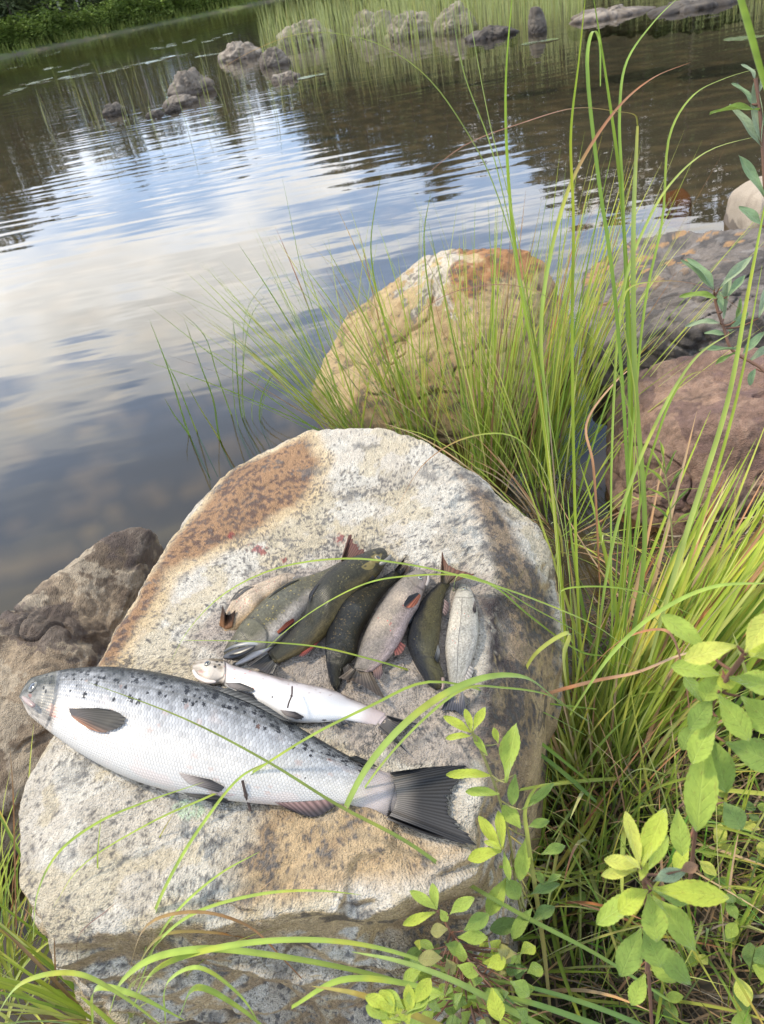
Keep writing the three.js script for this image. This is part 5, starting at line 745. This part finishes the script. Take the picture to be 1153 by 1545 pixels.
plant('leafy_shrub', 'large lime leafy shoot closest to the camera at lower right, one leaf half brown', 'shrub', [[985, 1570, 1.0], [978, 1450, 0.86], [976, 1380, 0.72], [972, 1330, 0.655], [966, 1300, 0.63]], 0.0017, [
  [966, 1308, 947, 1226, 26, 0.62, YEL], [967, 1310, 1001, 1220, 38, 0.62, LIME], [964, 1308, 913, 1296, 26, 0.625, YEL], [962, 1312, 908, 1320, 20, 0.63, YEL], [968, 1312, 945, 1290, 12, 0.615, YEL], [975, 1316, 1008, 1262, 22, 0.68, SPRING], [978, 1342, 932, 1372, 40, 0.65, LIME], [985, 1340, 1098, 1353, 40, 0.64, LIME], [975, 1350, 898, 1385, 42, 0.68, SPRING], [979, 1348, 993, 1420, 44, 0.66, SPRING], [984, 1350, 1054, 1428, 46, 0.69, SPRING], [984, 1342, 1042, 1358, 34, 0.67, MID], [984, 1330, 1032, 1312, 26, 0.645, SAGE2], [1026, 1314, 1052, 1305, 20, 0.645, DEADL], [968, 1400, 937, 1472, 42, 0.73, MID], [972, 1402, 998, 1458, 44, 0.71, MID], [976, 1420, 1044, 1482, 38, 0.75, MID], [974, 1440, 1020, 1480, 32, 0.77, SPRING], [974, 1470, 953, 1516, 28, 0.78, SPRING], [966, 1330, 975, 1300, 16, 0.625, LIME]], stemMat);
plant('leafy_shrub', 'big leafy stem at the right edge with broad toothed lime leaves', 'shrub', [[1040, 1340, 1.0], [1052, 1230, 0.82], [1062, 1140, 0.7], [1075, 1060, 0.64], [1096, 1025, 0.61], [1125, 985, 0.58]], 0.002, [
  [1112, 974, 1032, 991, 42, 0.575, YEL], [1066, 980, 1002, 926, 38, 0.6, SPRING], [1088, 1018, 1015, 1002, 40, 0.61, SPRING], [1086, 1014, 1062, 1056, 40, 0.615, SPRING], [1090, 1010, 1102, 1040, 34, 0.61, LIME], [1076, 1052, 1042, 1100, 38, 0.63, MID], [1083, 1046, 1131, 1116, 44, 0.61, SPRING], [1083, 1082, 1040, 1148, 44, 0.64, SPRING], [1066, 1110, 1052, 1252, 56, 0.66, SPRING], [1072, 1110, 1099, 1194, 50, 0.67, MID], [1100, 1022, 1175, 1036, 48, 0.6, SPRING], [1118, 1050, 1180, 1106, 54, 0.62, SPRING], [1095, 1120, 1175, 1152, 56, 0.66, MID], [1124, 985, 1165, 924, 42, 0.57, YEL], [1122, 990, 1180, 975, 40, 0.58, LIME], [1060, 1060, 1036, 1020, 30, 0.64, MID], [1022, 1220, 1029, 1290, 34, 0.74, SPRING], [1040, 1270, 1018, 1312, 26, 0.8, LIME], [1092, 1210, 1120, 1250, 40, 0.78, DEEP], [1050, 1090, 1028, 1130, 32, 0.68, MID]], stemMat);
plant('willow_twig', 'grey-green willow twig over the dark flat boulder at the right edge', 'willow', [[1175, 585, 1.2], [1149, 556, 1.2], [1104, 527, 1.2], [1093, 496, 1.2], [1083, 468, 1.2], [1078, 446, 1.2]], 0.0022, [
  [1077, 438, 1033, 390, 13, 1.2, SAGE], [1078, 436, 1049, 384, 15, 1.19, SAGE], [1086, 434, 1132, 385, 16, 1.2, SAGE2], [1083, 450, 1030, 437, 14, 1.18, MID], [1098, 447, 1123, 415, 14, 1.2, SAGE], [1092, 481, 1100, 408, 14, 1.21, SAGE2], [1090, 470, 1085, 440, 12, 1.19, SAGE], [1087, 487, 1037, 483, 12, 1.18, SAGE2], [1110, 484, 1119, 450, 9, 1.18, DEEP], [1100, 500, 1128, 470, 16, 1.22, SAGE], [1117, 528, 1057, 524, 9, 1.18, SAGE], [1112, 532, 1078, 548, 10, 1.18, DEEP], [1120, 536, 1152, 500, 16, 1.2, SAGE], [1130, 545, 1165, 520, 15, 1.21, SAGE2], [1140, 556, 1128, 580, 14, 1.2, SAGE], [1096, 505, 1064, 500, 11, 1.2, SAGE], [1145, 480, 1160, 430, 14, 1.2, SAGE2]], stemMat, WI);
plant('willow_twig', 'grey-green willow twig hanging in from the top of the right edge', 'willow', [[1170, 372, 1.1], [1156, 300, 1.1], [1151, 225, 1.1], [1146, 160, 1.1], [1140, 118, 1.1]], 0.0022, [
  [1149, 222, 1106, 156, 14, 1.1, SAGE2], [1146, 165, 1075, 162, 10, 1.09, MID], [1149, 217, 1137, 126, 18, 1.1, SAGE2], [1134, 157, 1116, 119, 10, 1.1, SAGE], [1150, 340, 1118, 310, 17, 1.1, SAGE], [1154, 298, 1118, 234, 16, 1.1, SAGE], [1144, 140, 1165, 96, 14, 1.1, SAGE2], [1150, 190, 1172, 150, 15, 1.1, SAGE], [1140, 120, 1128, 92, 10, 1.1, SAGE2]], stemMat, WI);
plant('spiky_herb', 'thin green herb with needle leaves in front of the maroon boulder', 'herb', [[1016, 830, 1.25], [1010, 760, 1.22], [1000, 690, 1.2]], 0.0012, [[1002, 705, 998, 665, 5, 1.2, SPRING], [1003, 715, 984, 676, 5, 1.2, SPRING], [1004, 720, 1018, 680, 5, 1.2, MID], [1006, 735, 975, 700, 5, 1.21, SPRING], [1007, 740, 1030, 705, 5, 1.21, MID], [1009, 755, 980, 735, 5, 1.22, SPRING], [1011, 770, 1040, 735, 5, 1.22, MID], [1012, 785, 985, 760, 5, 1.23, MID], [1014, 795, 1042, 768, 5, 1.24, SPRING]], stemG, WI);
{ // small round leaves near the ground
  const r = rng(31), spots = [[1110, 1250, 24], [1080, 1280, 28], [1075, 1330, 26], [1100, 1360, 24], [1130, 1460, 34], [1120, 1530, 36], [940, 1215, 20], [880, 1190, 18], [1135, 1230, 22], [1090, 1210, 20], [1000, 1500, 22], [965, 1535, 18], [1105, 1395, 26], [1145, 1300, 24], [1140, 870, 16], [1120, 890, 14], [1095, 915, 14], [870, 1330, 18], [900, 1290, 16], [1050, 1440, 20]];
  const yel = [[1140, 1450], [1105, 1258]];
  const where = ['left of the hanging lowest leaf of the stem at the right edge', 'under the hanging lowest leaf of the stem at the right edge', 'above the half brown leaf, to its right', 'right of the half brown leaf', 'at the right edge well below the half brown leaf', 'in the bottom right corner', 'left of the lime shoot, above its top leaves', 'in the shade left of the big lime shoot near the tall clump', 'at the right edge level with the top of the lime shoot', 'just right of the lowest hanging leaf', 'under the lowest leaf of the big lime shoot', 'at the bottom edge below the big lime shoot', 'right of the lime shoot at its middle height', 'at the right edge by the half brown leaf', 'in the right edge gap beside a dark stone', 'left of the plant in the right edge gap', 'lowest in the right edge gap under the arching blade', 'between the two lime shoots', 'between the lime shoots and the tall clump', 'right of the lowest leaves of the big lime shoot']; let wi = 0;
  for (const [x, y, s] of spots) { const p = P(x, y, 0.16); p.y = ground(p.x, p.z); const root = thing('round_leaf_plant', 'tiny round-leaved plant ' + where[wi++], 'plant', p, 'small round-leaved plants on the bank'); stem(root, [p, p.clone().add(new V3(0.004, 0.03, 0))], 0.0008, stemG); for (let k = 0; k < 4; k++) { const a = r() * 6.28, l = s / F * 1.1 * (0.7 + 0.5 * r()), q = p.clone().add(new V3(0.004, 0.03 + 0.01 * k, 0)); leaf(root, RO, [MID, DEEP, SPRING, YEL][Math.floor(r() * 4)], q, q.clone().add(new V3(Math.cos(a) * l, 0.004, Math.sin(a) * l)), s * 0.8, 'leaf', 0.9); } }
}

// ---------------------------------------------------------------- small things on the fish and boulders
{
  const twigM = new THREE.MeshStandardMaterial({ color: new THREE.Color(0.07, 0.045, 0.035), roughness: 0.85 });
  const twig = (label, list, r0) => { const pts = list.map(([x, y, d]) => W(x, y, d)), t = thing('twig', label, 'twig', pts[0]); mesh('stalk', new THREE.TubeGeometry(new THREE.CatmullRomCurve3(pts.map((q) => q.clone().sub(pts[0]))), 16, r0, 6), twigM, t); const q = pts[1].clone().sub(pts[0]); mesh('knot', new THREE.SphereGeometry(r0 * 1.5, 8, 6), twigM, t, q); };
  const dz = (x, y, l) => onTop(x, y, l).distanceTo(EYEP);
  twig('short dark twig sticking out from under the belly of the big salmon', [[366, 1178, dz(366, 1178, 0.045)], [371, 1200, dz(371, 1200, 0.03)], [375, 1212, dz(375, 1212, 0.012)], [378, 1224, dz(378, 1224, 0.006)]], 0.0018);
  twig('tiny dark twig lying across the white side of the small salmon', [[441, 1036, dz(441, 1036, 0.047)], [440, 1050, dz(440, 1050, 0.052)], [436, 1060, dz(436, 1060, 0.05)], [434, 1068, dz(434, 1068, 0.045)]], 0.0012);
  twig('thin dark twig lying on the pale boulder above the smallest trout', [[417, 838, dz(417, 838, 0.004)], [428, 843, dz(428, 843, 0.006)], [440, 847, dz(440, 847, 0.003)]], 0.0011);
  const a = P(639, 494, 0.235), b = P(668, 493, 0.235), L = b.clone().sub(a), n = L.length(), d = thing('damselfly', 'small blue damselfly resting on the front of the tan orange boulder', 'damselfly', a.clone().lerp(b, 0.5)), blue = new THREE.MeshStandardMaterial({ color: new THREE.Color(0.12, 0.3, 0.55), roughness: 0.5 }), dk = new THREE.MeshStandardMaterial({ color: new THREE.Color(0.03, 0.035, 0.04), roughness: 0.5 });
  const ang = Math.atan2(-L.z, L.x), part = (nm, g, m) => { g.rotateY(ang); return mesh(nm, g, m, d); };
  for (let k = 0; k < 5; k++) { const g = new THREE.CylinderGeometry(0.0011, 0.0011, n * 0.12, 8); g.rotateZ(Math.PI / 2); g.translate(-n * 0.42 + k * n * 0.125, 0.006, 0); part('abdomen', g, k % 2 ? dk : blue); }
  const th = new THREE.SphereGeometry(0.0024, 10, 8); th.scale(1.6, 1, 1); th.translate(n * 0.26, 0.006, 0); part('thorax', th, blue); const hd = new THREE.SphereGeometry(0.002, 10, 8); hd.scale(0.7, 1, 1.5); hd.translate(n * 0.38, 0.006, 0); part('head', hd, dk);
  const wm = new THREE.MeshPhysicalMaterial({ color: new THREE.Color(0.9, 0.92, 0.95), transmission: 0.9, roughness: 0.2, thickness: 0 }); for (const k of [-1, 1]) { const g = new THREE.CircleGeometry(1, 14); g.scale(n * 0.3, 0.0022, 1); g.rotateX(-Math.PI / 2 + 0.25 * k); g.translate(-n * 0.02, 0.0085, 0.001 * k); part('wing', g, wm); }
}

// ---------------------------------------------------------------- far shore, reed bed, lily pads
{
  const r = rng(555), SH = [[-60, -38], [-34, -50], [-19.1, -60.8], [-3, -73.5], [6, -79], [18, -74], [27, -55], [31, -38], [26, -24], [34, -14], [60, -8]];
  const hillY = (x, z) => { let b = 1e9, sd = 1; for (let i = 0; i + 1 < SH.length; i++) { const [ax, az] = SH[i], [bx, bz] = SH[i + 1], dx = bx - ax, dz = bz - az, t = clamp(((x - ax) * dx + (z - az) * dz) / (dx * dx + dz * dz)), d = Math.hypot(x - ax - dx * t, z - az - dz * t); if (d < b) { b = d; sd = dx * (z - az) - dz * (x - ax) < 0 ? 1 : -1; } } const d = b * sd; return d > 0 ? 0.25 * Math.min(1, d) + 5.5 * sst(2, 60, d) + 0.5 * noise(x * 0.15, z * 0.15, 2) * sst(1, 6, d) : Math.max(-1, d * 0.3); };
  const pos = [], idx = [], col = []; const NX = 170, NZ = 130;
  for (let j = 0; j <= NZ; j++) for (let i = 0; i <= NX; i++) { const x = -110 + 220 * i / NX, z = -8 - 140 * j / NZ, y = hillY(x, z), q = fbm(x * 0.3, z * 0.3, 1, 3); pos.push(x, Math.max(y, -1), z); const c = mixc([0.11, 0.15, 0.03], [0.06, 0.09, 0.02], sst(-0.3, 0.4, q)); col.push(...mixc(c, [0.10, 0.085, 0.05], sst(0.16, 0.06, y))); if (i < NX && j < NZ) { const a = j * (NX + 1) + i; idx.push(a, a + 1, a + NX + 1, a + 1, a + NX + 2, a + NX + 1); } }
  const hg = build(pos, idx.filter((_, k) => { const t = Math.floor(k / 3) * 3; return Math.max(pos[idx[t] * 3 + 1], pos[idx[t + 1] * 3 + 1], pos[idx[t + 2] * 3 + 1]) > -0.95; }), col);
  tag(mesh('far_shore', hg, new THREE.MeshStandardMaterial({ vertexColors: true, roughness: 1 })), 0, 0, 0, 'structure');
  // spruces: trunk, and boughs of many small sprays
  const leafM = new THREE.MeshPhysicalMaterial({ vertexColors: true, roughness: 0.9, transmission: 0.2, thickness: 0, specularIntensity: 0.3 }), barkM = new THREE.MeshStandardMaterial({ color: new THREE.Color(0.11, 0.085, 0.065), roughness: 0.95 }), greyM = new THREE.MeshStandardMaterial({ color: new THREE.Color(0.32, 0.29, 0.26), roughness: 0.95 });
  function crown(seed, kind) {                          // one metre high, to be scaled
    const q = rng(seed), P_ = [], I = [], C = [];
    const spray = (x, y, z, dx, dy, dz, l, w, c) => { const o = P_.length / 3, sx = -dz, sz = dx, k = (q() - 0.5) * w; P_.push(x - sx * w, y, z - sz * w, x + sx * w, y + k, z + sz * w, x + dx * l, y + dy * l, z + dz * l, x + dx * l * 0.5 + sx * w * 0.4, y + dy * l * 0.5 - w * 0.9, z + dz * l * 0.5); I.push(o, o + 1, o + 2, o, o + 3, o + 2); for (let i = 0; i < 4; i++) C.push(...c); };
    if (kind === 'spruce') for (let i = 0; i < 40; i++) {
      const h = 0.07 + 0.91 * i / 40 + 0.012 * q(), R = (0.15 + 0.05 * q()) * Math.pow(1 - h, 0.75) + 0.008, nb = 7;
      for (let b = 0; b < nb; b++) { const a = q() * 6.28, Rl = R * (0.55 + 0.6 * q()), ns = 3 + Math.floor(Rl * 32); if (q() < 0.1) continue; for (let s = 0; s < ns; s++) { const t = (s + 0.4) / ns, x = Math.cos(a) * Rl * t, z = Math.sin(a) * Rl * t, y = h - Rl * (0.25 * t + 0.25 * t * t) + 0.006 * q(), aa = a + (q() - 0.5) * 1.9, g = 0.5 + 0.8 * q(); spray(x, y, z, Math.cos(aa), -0.35 + 0.5 * q() - 0.2, Math.sin(aa), 0.028 + 0.02 * q(), 0.007, [0.14 * g, 0.18 * g, 0.06 * g]); } }
    } else for (let i = 0; i < 1100; i++) {
      const a = q() * 6.28, cl = Math.floor(q() * 9), ca = cl * 2.4, cr = 0.3 * (cl % 3) / 2 + 0.12, u = Math.acos(2 * q() - 1), rr = 0.26 * Math.cbrt(q()), x = Math.cos(ca) * cr + rr * Math.sin(u) * Math.cos(a), z = Math.sin(ca) * cr + rr * Math.sin(u) * Math.sin(a), y = 0.45 + 0.35 * Math.sin(cl * 5.1) * 0.7 + rr * Math.cos(u) * 1.2, g = 0.65 + 0.6 * q(); if (y < 0.02) continue;
      spray(x, y, z, Math.cos(a), (q() - 0.3), Math.sin(a), 0.07, 0.025, [0.27 * g, 0.36 * g, 0.08 * g]);
    }
    return build(P_, I, C);
  }
  const sp = [1, 2, 3].map((k) => crown(k, 'spruce')), bu = [4, 5].map((k) => crown(k, 'bush')), trunkG = new THREE.CylinderGeometry(0.002, 0.011, 0.98, 6); trunkG.translate(0, 0.49, 0); const bushG = new THREE.CylinderGeometry(0.01, 0.03, 0.5, 5); bushG.translate(0, 0.2, 0);
  const at = (az, dist) => { const a = rad(az), p = new V3(Math.sin(a) * dist, 0, -Math.cos(a) * dist); p.y = Math.max(0.1, hillY(p.x, p.z)) - 0.1; return p; };
  const edge = (az) => { let d = 15; while (d < 130) { const a = rad(az); if (hillY(Math.sin(a) * d, -Math.cos(a) * d) > 0.18) break; d += 0.5; } return d; };
  // how high the wood stands, by direction, as its reflection shows
  const EL = [[-40, 11], [-21.5, 9.8], [-18, 8.2], [-14.5, 5.4], [-12, 7.6], [-10, 6.0], [-7.5, 5.8], [-4, 7.6], [-2.2, 5.8], [-0.5, 8.4], [1.5, 11.2], [5, 10.8], [7.5, 12.8], [10, 12.6], [12.3, 10.4], [15, 13.2], [18.4, 15.5], [22, 15.2], [28, 16.6], [45, 15]];
  const elev = (az) => { for (let i = 0; i + 1 < EL.length; i++) if (az <= EL[i + 1][0]) return lerp(EL[i][1], EL[i + 1][1], clamp((az - EL[i][0]) / (EL[i + 1][0] - EL[i][0]))); return 15; };
  const spruce = (p, h, w, label, group) => { const t = thing('spruce_tree', label, 'tree', p, group), k = Math.floor(r() * 3); t.rotation.y = r() * 6.28; const c = mesh('crown', sp[k], leafM, t), b = mesh('trunk', trunkG, barkM, t); c.scale.set(h * w, h, h * w); b.scale.set(h * 0.9, h, h * 0.9); };
  const SL = 'dark spruce in the wood on the far shore', SG = 'spruces of the far wood';
  for (let az = -36; az < 46; az += 0.62) {
    for (const row of [0, 1]) { const A = az + (r() - 0.5) * 0.5, d = edge(A) + 3.5 + row * 5 + r() * 4, p = at(A, d), h = d * Math.tan(rad(elev(A))) * (row ? 0.98 : 0.6 + 0.4 * r()) * (0.86 + 0.16 * r()) + EYE - p.y * 0.9; if (h > 2) spruce(p, h, 0.9 + 0.5 * r(), SL, SG); }
  }
  const bush = (az, off, h, w, label, group) => { const d = edge(az) + off, p = at(az, d), t = thing('bush', label, 'bush', p, group), c = mesh('crown', bu[Math.floor(r() * 2)], leafM, t), b = mesh('trunk', bushG, barkM, t); t.rotation.y = r() * 6.28; c.scale.set(h * w, h, h * w); b.scale.set(h, h, h); };
  for (let az = -26; az < 34; az += 0.55) bush(az + (r() - 0.5) * 0.5, 1.2 + 2.2 * r(), 1.1 + 1.7 * r(), 1.2 + 0.6 * r(), 'light green bush along the bank of the far shore', 'bushes on the far bank');
  for (const [az, h] of [[-13.2, 7], [-9.6, 6.5], [-7.2, 7.5], [-12.1, 5]]) { const d = edge(az) + 4, p = at(az, d), t = thing('dead_tree', 'bare grey dead trunk standing among the far spruces', 'dead tree', p, 'dead grey trunks on the far shore'), g = new THREE.CylinderGeometry(0.03, 0.13, h, 7); g.translate(0, h / 2, 0); mesh('trunk', g, greyM, t); for (let k = 0; k < 9; k++) { const bg = new THREE.CylinderGeometry(0.01, 0.025, 1.1, 4); bg.translate(0, 0.55, 0); bg.rotateZ(1.2 + 0.5 * r()); bg.rotateY(r() * 6.28); bg.translate(0, h * (0.3 + 0.07 * k), 0); mesh('branch', bg, greyM, t); } }
  // bank grass along the far shore
  const B = { pos: [], idx: [], col: [] };
  for (let i = 0; i < 5000; i++) { const A = -26 + r() * 60, d = edge(A) - 0.4 + r() * 2.5, p = at(A, d), h = 0.3 + 0.5 * r(), o = B.pos.length / 3, a = r() * 6.28, w = 0.05, c = mixc([0.14, 0.19, 0.035], [0.22, 0.24, 0.06], r()); B.pos.push(p.x - Math.cos(a) * w, p.y, p.z - Math.sin(a) * w, p.x + Math.cos(a) * w, p.y, p.z + Math.sin(a) * w, p.x + (r() - 0.5) * 0.3, p.y + h, p.z + (r() - 0.5) * 0.3); B.idx.push(o, o + 1, o + 2); B.col.push(...c, ...c, ...c); }
  tag(mesh('bank_grass', build(B.pos, B.idx, B.col), leafM), 'pale green grass fringe along the far bank', 'grass', null, 'stuff');
  // reed bed round the rocks, and sparse reeds left of it
  const R = { pos: [], idx: [], col: [] };
  const reed = (b, h, w) => { const a = r() * 6.28, l = (0.05 + 0.25 * r() * r()) * h; bladeArrays([b, b.clone().add(new V3(Math.cos(a) * l * 0.25, h * 0.55, Math.sin(a) * l * 0.25)), b.clone().add(new V3(Math.cos(a) * l, h, Math.sin(a) * l))], w, { c0: mixc([0.28, 0.34, 0.09], [0.42, 0.44, 0.2], r()), seg: 5, twist: r() * 3, fold: 0.4 }, R); };
  for (let i = 0; i < 4500; i++) { const x = 400 + 480 * Math.pow(r(), 0.9), y = -60 + 172 * r() - 0.06 * (x - 400); if (y > 105 - 0.14 * (x - 400) + 12 * noise(x * 0.03, 1, 1)) continue; const p = P(x, y, -0.05); if (p.z < -40) continue; reed(p, 0.5 + 0.6 * r(), 0.011); }
  for (let i = 0; i < 110; i++) { const x = 60 + 420 * r(), y = 60 + 140 * r(), p = P(x, y - 0.12 * x + 40, -0.05); if (p.z < -28) continue; reed(p, 0.3 + 0.4 * r(), 0.006); }
  for (let i = 0; i < 900; i++) { const x = 860 + 330 * r(), y = -70 + 62 * r() + 0.02 * (x - 860), p = P(x, y, -0.05); reed(p, 0.4 + 0.5 * r(), 0.009); }
  tag(mesh('reeds', build(R.pos, R.idx, R.col), bladeMat), 'bed of thin green reeds standing in the lake round the pale rocks', 'reeds', null, 'stuff');
  // lily pads
  const padG = new THREE.CircleGeometry(1, 12, 0.25, 5.8); padG.rotateX(-Math.PI / 2); const padM = new THREE.MeshPhysicalMaterial({ color: new THREE.Color(0.22, 0.28, 0.12), roughness: 0.22, clearcoat: 1, clearcoatRoughness: 0.15 }); let pad0 = null;
  const lines = [[[0, 145], [70, 118]], [[60, 105], [90, 100]], [[80, 112], [135, 95]], [[95, 118], [150, 108]], [[145, 112], [200, 98]], [[205, 98], [280, 80]], [[230, 74], [290, 60]], [[310, 62], [345, 50]], [[0, 100], [90, 78]], [[0, 108], [40, 96]], [[20, 130], [65, 122]], [[300, 85], [330, 80]], [[450, 118], [490, 112]], [[780, 66], [830, 60]], [[1100, 60], [1140, 55]]];
  for (const [[x0, y0], [x1, y1]] of lines) { const n = Math.max(2, Math.round(Math.abs(x1 - x0) / 7)); for (let i = 0; i < n; i++) { const t = r(), p = P(lerp(x0, x1, t) + 4 * r(), lerp(y0, y1, t) + (r() - 0.5) * 3, 0.004 + 0.006 * r()); const o = pad0 ? pad0.clone() : mesh('lily_pad', padG, padM); if (pad0) { o.name = numbered('lily_pad'); scene.add(o); } else pad0 = o; const s = 0.05 + 0.09 * r() + (p.z < -22 ? 0.06 : 0); o.position.copy(p); o.scale.set(s * 1.25, 1, s); o.rotation.set((r() - 0.5) * 0.05, r() * 6, (r() - 0.5) * 0.05); tag(o, 'lily pad floating flat on the open lake and shining pale', 'lily pad', 'lily pads on the lake'); } }
}

renderer.render(scene, camera);
